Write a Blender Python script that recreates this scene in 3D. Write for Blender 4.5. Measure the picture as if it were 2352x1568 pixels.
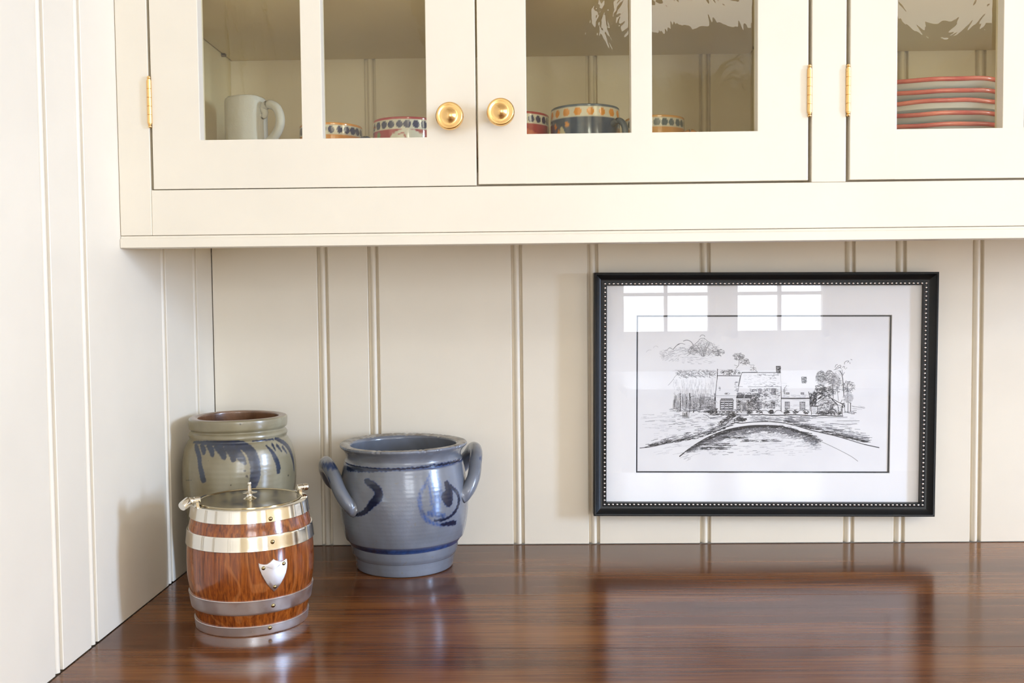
import bpy, bmesh, math, random
import numpy as np
from mathutils import Vector, Matrix
random.seed(7); np.random.seed(7)
for o in list(bpy.data.objects): bpy.data.objects.remove(o)
SC = bpy.context.scene
COL = SC.collection
PI = math.pi

# ---------------- camera ----------------
cam_data = bpy.data.cameras.new('camera'); cam = bpy.data.objects.new('camera', cam_data); COL.objects.link(cam)
CAM_RIGHT, CAM_FWD = Vector((0.999800, 0.017354, -0.009944)), Vector((-0.017794, 0.998783, -0.046005))
CAM_UP = CAM_RIGHT.cross(CAM_FWD)
m = Matrix((CAM_RIGHT, CAM_UP, -CAM_FWD)).transposed().to_4x4()
m.translation = Vector((0.487786, -1.500000, 0.384200))
cam.matrix_world = m
cam_data.sensor_width = 36.0; cam_data.sensor_fit = 'HORIZONTAL'
cam_data.lens = 2247.418 / 2352.0 * 36.0
cam_data.clip_start = 0.02
SC.camera = cam
# ---------------- world, lights, exposure ----------------
SC.view_settings.view_transform = 'Standard'
SC.view_settings.look = 'None'
SC.view_settings.gamma = 1.0
SC.view_settings.exposure = -0.10
try: SC.view_settings.use_curve_mapping = False
except Exception: pass
W = bpy.data.worlds.new('world'); SC.world = W; W.use_nodes = True
wn = W.node_tree; wn.nodes.clear()
wo = wn.nodes.new('ShaderNodeOutputWorld'); wb = wn.nodes.new('ShaderNodeBackground')
wb.inputs[0].default_value = (0.75, 0.86, 1.0, 1); wb.inputs[1].default_value = 1.0
wn.links.new(wb.outputs[0], wo.inputs[0])
SC.cycles.use_denoising = True
SC.cycles.max_bounces = 12; SC.cycles.diffuse_bounces = 6; SC.cycles.glossy_bounces = 6
SC.cycles.transparent_max_bounces = 12
SC.cycles.sample_clamp_indirect = 6.0

def area(name, loc, target, sx, sy, power, color):
    d = bpy.data.lights.new(name, 'AREA'); d.shape = 'RECTANGLE'; d.size = sx; d.size_y = sy
    d.energy = power; d.color = color
    o = bpy.data.objects.new(name, d); COL.objects.link(o)
    o.location = loc
    o.rotation_euler = (Vector(target) - Vector(loc)).to_track_quat('-Z', 'Y').to_euler()
    return o
# daylight through the two rear windows (y = -4.9) and the side window (x = 4.9)
area('daylight_rear_window', (1.38, -4.97, 0.675), (1.38, 0, 0.675), 0.64, 1.15, 33, (0.88, 0.93, 1.0))
area('daylight_rear_window', (2.12, -4.97, 0.675), (2.12, 0, 0.675), 0.64, 1.15, 33, (0.88, 0.93, 1.0))
area('daylight_side_window', (4.97, -2.15, 0.85), (0, -2.15, 0.85), 0.56, 1.10, 325, (0.48, 0.665, 1.0))

area('added_rear_door_fill', (4.15, -4.97, 0.40), (4.15, 0, 0.40), 0.96, 1.90, 28, (0.92, 0.94, 1.0))  # added fill through an unseen door opening, outside the pane reflections
area('added_skylight', (3.90, -2.20, 1.665), (3.90, -2.20, 0), 1.30, 1.30, 46, (0.96, 0.96, 0.96))  # added overhead fill that grades the shade under the wall cabinet

# ---------------- helpers ----------------
def link(o, parent=None):
    COL.objects.link(o)
    if parent is not None: o.parent = parent
    return o
def tag(o, label=None, cat=None, group=None, kind=None):
    if label: o['label'] = label
    if cat: o['category'] = cat
    if group: o['group'] = group
    if kind: o['kind'] = kind
    return o
def empty(name, loc=(0, 0, 0), rot=(0, 0, 0)):
    o = bpy.data.objects.new(name, None); o.empty_display_size = 0.02
    o.location = loc; o.rotation_euler = rot; COL.objects.link(o); return o
def obj(name, bm, mat, parent=None, smooth=False, loc=None, rot=None):
    me = bpy.data.meshes.new(name)
    bmesh.ops.recalc_face_normals(bm, faces=bm.faces[:])
    bm.to_mesh(me); bm.free()
    if mat is not None:
        for q in (mat if isinstance(mat, (list, tuple)) else [mat]): me.materials.append(q)
    if smooth:
        for p in me.polygons: p.use_smooth = True
        if smooth != 'all':
            try: me.set_sharp_from_angle(angle=math.radians(30))
            except Exception: pass
    o = bpy.data.objects.new(name, me)
    if loc is not None: o.location = loc
    if rot is not None: o.rotation_euler = rot
    return link(o, parent)
def add_box(bm, x0, x1, y0, y1, z0, z1, bev=0.0, seg=2):
    r = bmesh.ops.create_cube(bm, size=1.0)
    vs = r['verts']
    for v in vs:
        v.co = Vector((x0 + (v.co.x + .5) * (x1 - x0), y0 + (v.co.y + .5) * (y1 - y0), z0 + (v.co.z + .5) * (z1 - z0)))
    if bev > 0:
        es = list({e for v in vs for e in v.link_edges})
        bmesh.ops.bevel(bm, geom=es, offset=bev, segments=seg, profile=0.5, affect='EDGES', clamp_overlap=True)
def box(name, x0, x1, y0, y1, z0, z1, mat, parent=None, bev=0.0, loc=None, seg=2):
    bm = bmesh.new(); add_box(bm, x0, x1, y0, y1, z0, z1, bev, seg)
    return obj(name, bm, mat, parent, smooth=bev > 0, loc=loc)
def add_prism(bm, poly, lo, hi, f):
    """poly of 2-D points, extruded between lo and hi; f(a,b,c)->Vector"""
    A = [bm.verts.new(f(a, b, lo)) for a, b in poly]; B = [bm.verts.new(f(a, b, hi)) for a, b in poly]
    n = len(poly)
    for i in range(n): bm.faces.new((A[i], A[(i + 1) % n], B[(i + 1) % n], B[i]))
    bm.faces.new(A[::-1]); bm.faces.new(B)
def add_lathe(bm, prof, seg=48, axis='z', cap=True, org=(0, 0, 0)):
    O = Vector(org); rings = []
    def P(r, h, a):
        c, s = r * math.cos(a), r * math.sin(a)
        if axis == 'z': return O + Vector((c, s, h))
        if axis == 'y': return O + Vector((c, h, s))
        return O + Vector((h, c, s))
    for r, h in prof:
        if r < 1e-6: rings.append([bm.verts.new(P(0, h, 0))])
        else: rings.append([bm.verts.new(P(r, h, 2 * PI * i / seg)) for i in range(seg)])
    for A, B in zip(rings, rings[1:]):
        for i in range(seg):
            j = (i + 1) % seg
            if len(A) == 1 and len(B) == 1: continue
            if len(A) == 1: bm.faces.new((A[0], B[i], B[j]))
            elif len(B) == 1: bm.faces.new((A[i], A[j], B[0]))
            else: bm.faces.new((A[i], A[j], B[j], B[i]))
    if cap:
        if len(rings[0]) > 1: bm.faces.new(rings[0][::-1])
        if len(rings[-1]) > 1: bm.faces.new(rings[-1])
def lathe(name, prof, mat, parent=None, seg=48, axis='z', loc=None, rot=None, cap=True):
    bm = bmesh.new(); add_lathe(bm, prof, seg, axis, cap)
    return obj(name, bm, mat, parent, smooth=True, loc=loc, rot=rot)
def spline(pts, n):
    """Catmull-Rom through points of any dimension"""
    P = [np.array(p, float) for p in pts]; P = [2 * P[0] - P[1]] + P + [2 * P[-1] - P[-2]]
    out = []
    for i in range(1, len(P) - 2):
        for k in range(n):
            t = k / n
            out.append(.5 * ((2 * P[i]) + (-P[i-1] + P[i+1]) * t + (2*P[i-1] - 5*P[i] + 4*P[i+1] - P[i+2]) * t*t + (-P[i-1] + 3*P[i] - 3*P[i+1] + P[i+2]) * t**3))
    out.append(P[-2]); return out
def add_tube(bm, path, rad, seg=12, flat=1.0, ref=(0, 0, 1)):
    """path: Vectors; rad: list; flat: ratio of section height along ref-ish"""
    path = [Vector(p) for p in path]; rings = []
    for i, p in enumerate(path):
        a = path[max(i - 1, 0)]; b = path[min(i + 1, len(path) - 1)]
        t = (b - a).normalized(); u = Vector(ref) - t * t.dot(Vector(ref))
        if u.length < 1e-4: u = Vector((1, 0, 0)) - t * t.x
        u.normalize(); w = t.cross(u); r = rad[i] if isinstance(rad, (list, tuple)) else rad
        rings.append([bm.verts.new(p + u * (r * flat * math.cos(2*PI*k/seg)) + w * (r * math.sin(2*PI*k/seg))) for k in range(seg)])
    for A, B in zip(rings, rings[1:]):
        for k in range(seg): bm.faces.new((A[k], A[(k+1) % seg], B[(k+1) % seg], B[k]))
    bm.faces.new(rings[0][::-1]); bm.faces.new(rings[-1])

# ---------------- materials ----------------
class NT:
    def __init__(s, name):
        s.m = bpy.data.materials.new(name); s.m.use_nodes = True; s.t = s.m.node_tree; s.t.nodes.clear()
        s.o = s.n('OutputMaterial')
    def n(s, typ, **k):
        q = s.t.nodes.new('ShaderNode' + typ)
        for a, b in k.items():
            if a in q.inputs.keys(): q.inputs[a].default_value = b
            else: setattr(q, a, b)
        return q
    def l(s, a, b): s.t.links.new(a, b)
    def bsdf(s, color=(.8, .8, .8, 1), rough=.5, metal=0.0, **k):
        b = s.n('BsdfPrincipled'); b.inputs['Base Color'].default_value = color if len(color) == 4 else (*color, 1)
        b.inputs['Roughness'].default_value = rough; b.inputs['Metallic'].default_value = metal
        for a, v in k.items(): b.inputs[a.replace('_', ' ')].default_value = v
        s.l(b.outputs[0], s.o.inputs[0]); s.b = b; return b
    def coord(s, scale=(1, 1, 1), kind='Object', rot=(0, 0, 0), loc=(0, 0, 0)):
        c = s.n('TexCoord'); mp = s.n('Mapping'); s.l(c.outputs[kind], mp.inputs[0])
        mp.inputs['Scale'].default_value = scale; mp.inputs['Rotation'].default_value = rot; mp.inputs['Location'].default_value = loc
        return mp.outputs[0]
    def noise(s, vec, scale=5, detail=4, rough=.5, dist=0):
        q = s.n('TexNoise'); s.l(vec, q.inputs['Vector']); q.inputs['Scale'].default_value = scale
        q.inputs['Detail'].default_value = detail; q.inputs['Roughness'].default_value = rough; q.inputs['Distortion'].default_value = dist
        return q.outputs[0]
    def ramp(s, fac, stops, interp='LINEAR'):
        q = s.n('ValToRGB'); s.l(fac, q.inputs[0]); q.color_ramp.interpolation = interp
        e = q.color_ramp.elements
        while len(e) < len(stops): e.new(0.5)
        for i, (p, c) in enumerate(stops):
            e[i].position = p; e[i].color = c if len(c) == 4 else (*c, 1)
        return q.outputs[0]
    def mix(s, fac, a, b, mode='MIX'):
        q = s.n('Mix', data_type='RGBA', blend_type=mode)
        for sock, v in ((q.inputs[0], fac), (q.inputs[6], a), (q.inputs[7], b)):
            if isinstance(v, bpy.types.NodeSocket): s.l(v, sock)
            elif isinstance(v, (int, float)): sock.default_value = v
            else: sock.default_value = v if len(v) == 4 else (*v, 1)
        return q.outputs[2]
    def math(s, op, a, b=0.0):
        q = s.n('Math', operation=op)
        for sock, v in ((q.inputs[0], a), (q.inputs[1], b)):
            if isinstance(v, bpy.types.NodeSocket): s.l(v, sock)
            else: sock.default_value = v
        return q.outputs[0]
    def bump(s, h, strength=.2, dist=.001):
        q = s.n('Bump'); s.l(h, q.inputs['Height']); q.inputs['Strength'].default_value = strength; q.inputs['Distance'].default_value = dist
        s.l(q.outputs[0], s.b.inputs['Normal']); return q

def paint_mat(name, col, rough=.38, bump=.06):
    t = NT(name); t.bsdf(col, rough, Specular_IOR_Level=.45)
    v = t.coord((1, 1, 1)); n = t.noise(v, 9, 3)
    c = t.ramp(n, [(0.3, [q * .975 for q in col]), (.7, [min(1, q * 1.02) for q in col])]); t.l(c, t.b.inputs['Base Color'])
    n2 = t.noise(t.coord((60, 60, 12)), 6, 3); t.bump(n2, bump, .0006); return t.m
CREAM = (.86, .785, .615)
M = {}
M['wall'] = paint_mat('cream_wall_paint', (.862, .787, .655), .42)
M['cab'] = paint_mat('cream_cabinet_paint', (.82, .755, .63), .34)
M['room'] = paint_mat('room_wall_paint', (.80, .69, .49), .6)
M['inside'] = paint_mat('shade_toned_cabinet_interior', (.84, .74, .50), .5)  # yellower than the cabinet paint: the dim interior light is put into this colour
M['bounce_tone'] = paint_mat('brown_bounce_sheet', (.56, .46, .30), .6)  # for an added, unseen sheet that sets the bounce onto the shelf above
M['white'] = paint_mat('white_ceiling_paint', (.85, .80, .70), .7)
M['gap'] = paint_mat('dark_gap', (.03, .025, .02), .8)

def wood(name, dark, mid, light, scale, rough=.16, axis='x', bump=.05, spec=.5, coat=0.0, streak=1.0):
    t = NT(name); t.bsdf(mid, rough, Specular_IOR_Level=spec, Coat_Weight=coat, Coat_Roughness=.08)
    sx = {'x': (1.0, 9, 9), 'z': (9, 9, .8)}[axis]
    v = t.coord(tuple(q * scale for q in sx))
    d = t.noise(v, 1.3, 3, .55, .8)
    v2 = t.coord(tuple(q * scale * (1 if q < 2 else 6) for q in sx)); f = t.noise(v2, 2.2, 5, .65, .3)
    v3 = t.coord(tuple(q * scale * (.35 if q < 2 else .5) for q in sx)); g = t.noise(v3, 1.0, 2, .5, 1.6)
    mixv = t.math('ADD', t.math('MULTIPLY', d, .5), t.math('ADD', t.math('MULTIPLY', f, .33), t.math('MULTIPLY', g, .27)))
    c = t.ramp(mixv, [(.38, dark), (.52, mid), (.66, light)])
    v4 = t.coord(tuple(q * scale * (2.5 if q < 2 else 30) for q in sx)); pores = t.noise(v4, 3, 2, .5)
    pf = t.ramp(pores, [(.36, (1, 1, 1)), (.45, (0, 0, 0))])
    pm = t.math('MULTIPLY', pf, .45 * streak)
    c = t.mix(pm, c, tuple(q * .45 for q in dark)); t.l(c, t.b.inputs['Base Color'])
    t.bump(t.math('ADD', f, pores), bump, .0005); return t
wc = wood('polished_walnut', (.05, .0145, .0045), (.14, .045, .0125), (.275, .103, .028), 1.5, .16, 'x', .03, .38, 0.0, .75)
M['walnut'] = wc.m

def metal(name, col, rough=.12, bump=0.0, scale=60):
    t = NT(name); t.bsdf(col, rough, 1.0)
    if bump:
        t.bump(t.noise(t.coord((1, 1, 1)), scale, 3), bump, .0006)
    n = t.noise(t.coord((1, 1, 1)), 40, 4)
    r = t.ramp(n, [(.3, (rough * .8,) * 3), (.75, (rough * 1.5,) * 3)]); t.l(r, t.b.inputs['Roughness']); return t.m
M['nickel'] = metal('polished_nickel', (.79, .76, .68), .09, .05, 45)
M['steel'] = metal('brushed_pewter', (.88, .88, .90), .33, .0, 80)
M['lidplate'] = metal('lid_plate', (.50, .44, .31), .16, .05, 30)
M['rivet'] = metal('aged_rivet', (.34, .27, .14), .2)
M['brass'] = metal('satin_brass', (.84, .55, .23), .24, .04)
M['bead'] = metal('silver_bead', (.90, .90, .92), .14)
M['pin'] = metal('shelf_pin', (.30, .24, .15), .35)

t = NT('black_frame_lacquer'); t.bsdf((.006, .007, .008), .36, Specular_IOR_Level=.35); t.bump(t.noise(t.coord((1, 1, 1)), 250, 3), .06, .0004); M['black'] = t.m
t = NT('mat_board'); t.bsdf((.93, .93, .945), .8); t.bump(t.noise(t.coord((1, 1, 1)), 600, 3), .05, .0002); M['mat'] = t.m
t = NT('drawing_paper'); t.bsdf((.83, .83, .86), .8)
c = t.ramp(t.noise(t.coord((1, 1, 1)), 14, 3), [(.35, (.86, .86, .885)), (.65, (.91, .91, .925))]); t.l(c, t.b.inputs['Base Color']); M['paper'] = t.m
def flat(name, col, rough=.7):
    t = NT(name); t.bsdf(col, rough); t.l(t.ramp(t.noise(t.coord((1, 1, 1)), 300, 2), [(.3, [q * .8 for q in col]), (.7, [min(1, q * 1.2) for q in col])]), t.b.inputs['Base Color']); return t.m
M['ink'] = flat('dark_ink', (.035, .035, .04)); M['ink2'] = flat('mid_ink', (.20, .20, .22)); M['ink3'] = flat('pale_ink_wash', (.55, .55, .58))
M['matcore'] = flat('black_inner_mat', (.03, .035, .045))

def glass(name, tint, bump, scale, stretch, fmin=.0, rough=.0, ior=1.5):
    t = NT(name)
    tr = t.n('BsdfTransparent'); tr.inputs[0].default_value = (*tint, 1)
    gl = t.n('BsdfGlossy'); gl.inputs['Roughness'].default_value = rough; gl.inputs['Color'].default_value = (1, 1, 1, 1)
    fr = t.n('Fresnel'); fr.inputs['IOR'].default_value = ior
    ms = t.n('MixShader')
    f = t.math('ADD', fr.outputs[0], fmin); gg = t.n('NewGeometry'); f = t.math('MULTIPLY', f, t.math('SUBTRACT', 1.0, gg.outputs['Backfacing']))
    t.l(f, ms.inputs[0]); t.l(tr.outputs[0], ms.inputs[1]); t.l(gl.outputs[0], ms.inputs[2]); t.l(ms.outputs[0], t.o.inputs[0])
    if bump:
        n = t.noise(t.coord(stretch), scale, 3, .5, 1.2)
        q = t.n('Bump'); t.l(n, q.inputs['Height']); q.inputs['Strength'].default_value = bump; q.inputs['Distance'].default_value = .002
        t.l(q.outputs[0], gl.inputs['Normal']); t.l(q.outputs[0], fr.inputs['Normal'])
    return t.m
M['pane'] = glass('antique_window_glass', (.995, .98, .90), .30, 18, (1, 1, .6), .006)  # yellow tint stands in for the warmer light behind the panes
M['picglass'] = glass('picture_glass', (1, 1, 1), 0.0, 1, (1, 1, 1), 0.0)

def glaze(name, base_lo, base_hi, blue, dark, rough=.22, speck=(.2, .17, .12), nscale=9, bump=.25):
    """salt glazed stoneware: attribute 'paint' R = cobalt, G = black-blue, B = spots"""
    t = NT(name); t.bsdf(base_lo, rough, Specular_IOR_Level=.6, Coat_Weight=.5, Coat_Roughness=.14)
    n = t.noise(t.coord((1, 1, .7)), nscale, 4, .55, .5)
    c = t.ramp(n, [(.36, base_lo), (.64, base_hi)])
    sp = t.ramp(t.noise(t.coord((1, 1, 1)), 210, 2), [(.27, (1, 1, 1)), (.33, (0, 0, 0))])
    c = t.mix(t.math('MULTIPLY', sp, .35), c, speck)
    a = t.n('Attribute', attribute_name='paint'); sep = t.n('SeparateColor'); t.l(a.outputs['Color'], sep.inputs[0])
    brush = t.noise(t.coord((1, 1, 1)), 120, 3, .6)
    bl = t.ramp(brush, [(.3, [q * .6 for q in blue]), (.7, [min(1, q * 1.7) for q in blue])])
    c = t.mix(sep.outputs[0], c, bl); c = t.mix(sep.outputs[1], c, dark); c = t.mix(sep.outputs[2], c, (.03, .022, .015))
    t.l(c, t.b.inputs['Base Color'])
    h = t.noise(t.coord((1, 1, 1)), 420, 2); h2 = t.noise(t.coord((1, 1, 2.2)), 40, 3)
    t.bump(t.math('ADD', t.math('MULTIPLY', h, .35), h2), bump, .0011); return t.m
M['stone_tan'] = glaze('tan_grey_salt_glaze', (.20, .165, .09), (.345, .315, .215), (.010, .024, .062), (.010, .013, .020), .30, bump=.12)
M['stone_grey'] = glaze('blue_grey_salt_glaze', (.135, .145, .165), (.215, .24, .295), (.014, .055, .20), (.003, .008, .028), .25, bump=.15)
M['stone_rim'] = glaze('worn_rim_glaze', (.16, .135, .10), (.38, .36, .33), (.02, .05, .15), (.01, .01, .02), .45, nscale=70)
M['brown_slip'] = glaze('brown_slip_interior', (.10, .045, .02), (.24, .12, .06), (.02, .05, .15), (.01, .01, .02), .3, nscale=25)
t = NT('painted_maiolica'); t.bsdf((.8, .8, .8), .12, Specular_IOR_Level=.6, Coat_Weight=.5, Coat_Roughness=.05)
a = t.n('Attribute', attribute_name='paint'); n = t.noise(t.coord((1, 1, 1)), 90, 3)
t.l(t.mix(t.math('MULTIPLY', n, .25), a.outputs['Color'], t.mix(.35, a.outputs['Color'], (.9, .9, .9))), t.b.inputs['Base Color']); M['cup'] = t.m
t = NT('white_handmade_clay'); t.bsdf((.70, .70, .71), .55); t.bump(t.noise(t.coord((1, 1, .8)), 130, 4, .6), .7, .0012); M['clay'] = t.m
t = NT('grey_white_glaze'); t.bsdf((.78, .79, .80), .18, Specular_IOR_Level=.6); t.bump(t.noise(t.coord((1, 1, 1)), 60, 2), .1, .001); M['plate'] = t.m
t = NT('pink_red_glaze'); t.bsdf((.62, .16, .15), .14, Specular_IOR_Level=.6)
t.l(t.ramp(t.noise(t.coord((1, 1, 1)), 30, 3), [(.3, (.50, .09, .10)), (.7, (.74, .24, .20))]), t.b.inputs['Base Color']); M['pink'] = t.m

def barrel_oak():
    t = NT('quartered_oak'); t.bsdf((.4, .12, .02), .14, Specular_IOR_Level=.55, Coat_Weight=.4, Coat_Roughness=.08)
    v = t.coord((190, 190, 9)); n = t.noise(v, 2.0, 6, .7, .15)
    c = t.ramp(n, [(.30, (.085, .018, .004)), (.5, (.25, .060, .009)), (.72, (.42, .125, .018))])
    v2 = t.coord((160, 160, 9)); p = t.ramp(t.noise(v2, 2, 3, .6), [(.38, (1, 1, 1)), (.46, (0, 0, 0))])
    c = t.mix(t.math('MULTIPLY', p, .65), c, (.075, .016, .004))
    w = t.n('TexWave', wave_type='RINGS', rings_direction='Y'); t.l(t.coord((1, 1, .55), loc=(.01, 0, -.05)), w.inputs[0])
    w.inputs['Scale'].default_value = 13; w.inputs['Distortion'].default_value = 7; w.inputs['Detail'].default_value = 2; w.inputs['Detail Scale'].default_value = 2.0
    fl = t.ramp(w.outputs[1], [(.93, (0, 0, 0)), (.985, (1, 1, 1))])
    c = t.mix(t.math('MULTIPLY', fl, .18), c, (.68, .27, .08)); t.l(c, t.b.inputs['Base Color'])
    t.bump(n, .12, .0005); return t.m
M['oak'] = barrel_oak()
M['floor'] = wood('floor_oak', (.10, .05, .025), (.22, .12, .06), (.33, .2, .1), .8, .35, 'x').m

t = NT('white_stone_top'); t.bsdf((.80, .80, .80), .18); t.l(t.ramp(t.noise(t.coord((1, 1, 1)), 5, 4), [(.35, (.74, .74, .75)), (.6, (.86, .86, .86))]), t.b.inputs['Base Color']); M['stonetop'] = t.m
t = NT('added_glare_diffuser'); e_ = t.n('Emission'); e_.inputs[0].default_value = (1.0, .93, .82, 1); e_.inputs[1].default_value = 6.5; t.l(e_.outputs[0], t.o.inputs[0]); M['diffuser'] = t.m  # emission of the added overhead panel that glares in the panes

# ================= large structure =================
LE, RE = 0.0, 4.9            # left wall plane, right wall plane
BACK, REAR = 0.0, -4.9
FLOOR, CEIL = -0.915, 1.62

def board_profile(s0, s1, bead=True):
    """plan outline of one beaded board from s0 to s1 (depth positive = into the wall)"""
    P = []
    if bead:
        P += [(s0, .0068), (s0 + .0036, .0068)]
        c, hw = s0 + .0036 + .0048, .0048
        for k in range(0, 13):
            a = PI - PI * k / 12
            P.append((c + hw * math.cos(a), .0068 - .0070 * math.sin(a)))
        P += [(s0 + .0132, .0076), (s0 + .0166, .0076), (s0 + .0168, .0006), (s0 + .0176, 0)]
    else:
        P += [(s0, 0)]
    P += [(s1 - .0008, 0), (s1, .0006), (s1, .012), (s0, .012)]
    return P
# back wall
wall_b = box('wall_back', -.15, RE + .15, .0125, .14, FLOOR, CEIL, M['wall']); tag(wall_b, 'cream back wall of wide beaded boards above the wooden counter', None, kind='structure')
gb = [0.0, .1627, .2405, .4606, .5772, .7481, .9678, 1.0450, 1.1613, 1.386, 1.462, 1.705, 1.86, 2.09, 2.17, 2.41, 2.62]
for i in range(len(gb) - 1):
    bm = bmesh.new(); add_prism(bm, board_profile(gb[i] + (.0012 if i == 0 else 0), gb[i + 1] - .0001, i > 0), .0012, CEIL, lambda a, b, h: Vector((a, b, h)))
    obj('board', bm, M['wall'], wall_b, smooth=True)
bm = bmesh.new(); add_box(bm, 2.62, RE, -.0, .0125, FLOOR, CEIL); obj('board', bm, M['wall'], wall_b)
# left wall
wall_l = box('wall_left', -.14, -.0125, REAR - .15, .14, FLOOR, CEIL, M['wall']); tag(wall_l, 'cream left wall of beaded vertical boards', None, kind='structure')
gl = [-1.52, -1.30, -1.19, -.98, -.83, -.756, -.5235, -.4412, -.2085, -.0850, -.0002]
for i in range(len(gl) - 1):
    z0 = .0012 if gl[i + 1] > -.66 else FLOOR
    bm = bmesh.new(); add_prism(bm, board_profile(gl[i], gl[i + 1] - .0001, True), .0012 if i > 4 else FLOOR, CEIL, lambda a, b, h: Vector((-b, a, h)))
    obj('board', bm, M['wall'], wall_l, smooth=True)
bm = bmesh.new(); add_box(bm, -.0125, 0, REAR, -1.5201, FLOOR, CEIL); obj('board', bm, M['wall'], wall_l)

def wall_with_hole(name, fixed, a0, a1, holes, axis, lab, mat):
    """wall slab with window holes; holes = (lo, hi, zlo, zhi)"""
    bm = bmesh.new(); th = .14
    xs = sorted([a0, a1] + [h[0] for h in holes] + [h[1] for h in holes])
    for lo, hi in zip(xs, xs[1:]):
        hh = [h for h in holes if abs(h[0] - lo) < 1e-6]
        segs = [(FLOOR, CEIL)] if not hh else [(FLOOR, hh[0][2]), (hh[0][3], CEIL)]
        for z0, z1 in segs:
            if axis == 'y': add_box(bm, lo, hi, fixed - th, fixed, z0, z1)
            else: add_box(bm, fixed, fixed + th, lo, hi, z0, z1)
    return tag(obj(name, bm, mat), lab, None, kind='structure')
wall_with_hole('wall_rear', REAR, -.15, RE + .15, [(1.06, 1.70, .10, 1.25), (1.80, 2.44, .10, 1.25), (3.65, 4.65, -.57, 1.37)], 'y', 'cream rear kitchen wall with two windows and an added glazed door', M['room'])
wall_with_hole('wall_right', RE, REAR, 0.0, [(-2.43, -1.87, .30, 1.40)], 'x', 'cream right kitchen wall with one tall window', M['room'])
tag(box('floor', -.15, RE + .15, REAR - .15, .14, FLOOR - .05, FLOOR, M['floor']), 'oak kitchen floor', None, kind='structure')
bm = bmesh.new()
for q in ((-.15, 3.22, REAR - .15, .14), (4.58, RE + .15, REAR - .15, .14), (3.22, 4.58, REAR - .15, -2.88), (3.22, 4.58, -1.52, .14)): add_box(bm, *q, CEIL, CEIL + .05)
tag(obj('ceiling', bm, M['white']), 'white kitchen ceiling with a square hole for an added light', None, kind='structure')
def window(name, axis, fixed, a0, a1, z0, z1, nv, nh):
    bm = bmesh.new(); w = .045
    def bar(l, h, zz0, zz1, d0=.03, d1=.08):
        if axis == 'y': add_box(bm, l, h, fixed - d1, fixed - d0, zz0, zz1)
        else: add_box(bm, fixed + d0, fixed + d1, l, h, zz0, zz1)
    bar(a0, a0 + w, z0, z1); bar(a1 - w, a1, z0, z1); bar(a0, a1, z0, z0 + w); bar(a0, a1, z1 - w, z1); bar(a0, a1, (z0 + z1) / 2 - .02, (z0 + z1) / 2 + .02)
    for k in range(1, nv): c = a0 + (a1 - a0) * k / nv; bar(c - .011, c + .011, z0, z1, .04, .07)
    for k in range(1, nh): c = z0 + (z1 - z0) * k / nh; bar(a0, a1, c - .011, c + .011, .04, .07)
    return tag(obj(name, bm, M['white']), 'white sash window with small panes', None, kind='structure')
window('window_1', 'y', REAR, 1.06, 1.70, .10, 1.25, 2, 4)
window('window_2', 'y', REAR, 1.80, 2.44, .10, 1.25, 2, 4)
window('window_3', 'x', RE, -2.43, -1.87, .30, 1.40, 2, 4)
window('added_light_door', 'y', REAR, 3.65, 4.65, -.57, 1.37, 3, 4)['label'] = 'white glazed door added unseen behind the camera for light'  # unseen opening added to let in fill light from the right

# ================= counter =================
ct = empty('worktop', (1.3, -.32, -.04)); tag(ct, 'polished dark walnut worktop running along the beaded back wall', 'countertop')
for k, (y0, y1) in enumerate([(-.645, -.447), (-.447, -.2585), (-.2585, -.0005)]):
    bm = bmesh.new(); add_box(bm, -1.2995, 1.32, y0 + .32 + .0001, y1 + .32 - .0001, 0, .04, .0004, 1)
    o = obj('plank', bm, M['walnut'], ct)
# base cabinet below
bc = empty('base_cabinet', (1.3, -.3, FLOOR)); tag(bc, 'cream base cabinet carrying the walnut worktop', 'cabinet')
H = -.04 - FLOOR
bm = bmesh.new(); add_box(bm, -1.298, 1.30, -.29, .298, .10, H - .0005); obj('body', bm, M['cab'], bc)
bm = bmesh.new(); add_box(bm, -1.298, 1.30, -.24, .298, 0, .10); obj('plinth', bm, M['cab'], bc)
for k in range(5):
    x0 = -1.28 + k * .515
    bm = bmesh.new(); add_box(bm, x0, x0 + .49, -.312, -.291, .13, H - .19, .002); d = obj('door', bm, M['cab'], bc)
    bm = bmesh.new(); add_lathe(bm, [(0, -.028), (.012, -.026), (.016, -.018), (.007, -.010), (.007, 0)], 24, 'y', True, (x0 + .44, -.312, H - .26)); obj('knob', bm, M['brass'], d, smooth=True)
    bm = bmesh.new(); add_box(bm, x0, x0 + .49, -.312, -.291, H - .17, H - .03, .002); d = obj('drawer', bm, M['cab'], bc)
    bm = bmesh.new(); add_lathe(bm, [(0, -.028), (.012, -.026), (.016, -.018), (.007, -.010), (.007, 0)], 24, 'y', True, (x0 + .245, -.312, H - .10)); obj('knob', bm, M['brass'], d, smooth=True)

# ================= wall cabinet =================
YF = -.3343                       # front plane of the face frame
wc_o = empty('wall_cabinet', (0, 0, .4465)); tag(wc_o, 'cream painted wall cabinet with glazed doors and brass knobs above the worktop', 'cabinet')
def cb(name, x0, x1, y0, y1, z0, z1, bev=.0007, par=wc_o, mat=None):
    bm = bmesh.new(); add_box(bm, x0, x1, y0, y1, z0 - .4465, z1 - .4465, bev, 2)
    return obj(name, bm, mat or M['cab'], par)
XE = 1.70; ZT = 1.30
cb('stile', .0006, .0385, YF, YF + .02, .4612, ZT)
cb('stile', .8216, .8618, YF, YF + .02, .5150, ZT)
cb('stile', 1.642, XE, YF, YF + .02, .4612, ZT)
cb('rail', .0387, 1.6418, YF, YF + .02, .4612, .5148)
cb('rail', .0387, 1.6418, YF, YF + .02, 1.23, ZT)
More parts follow.
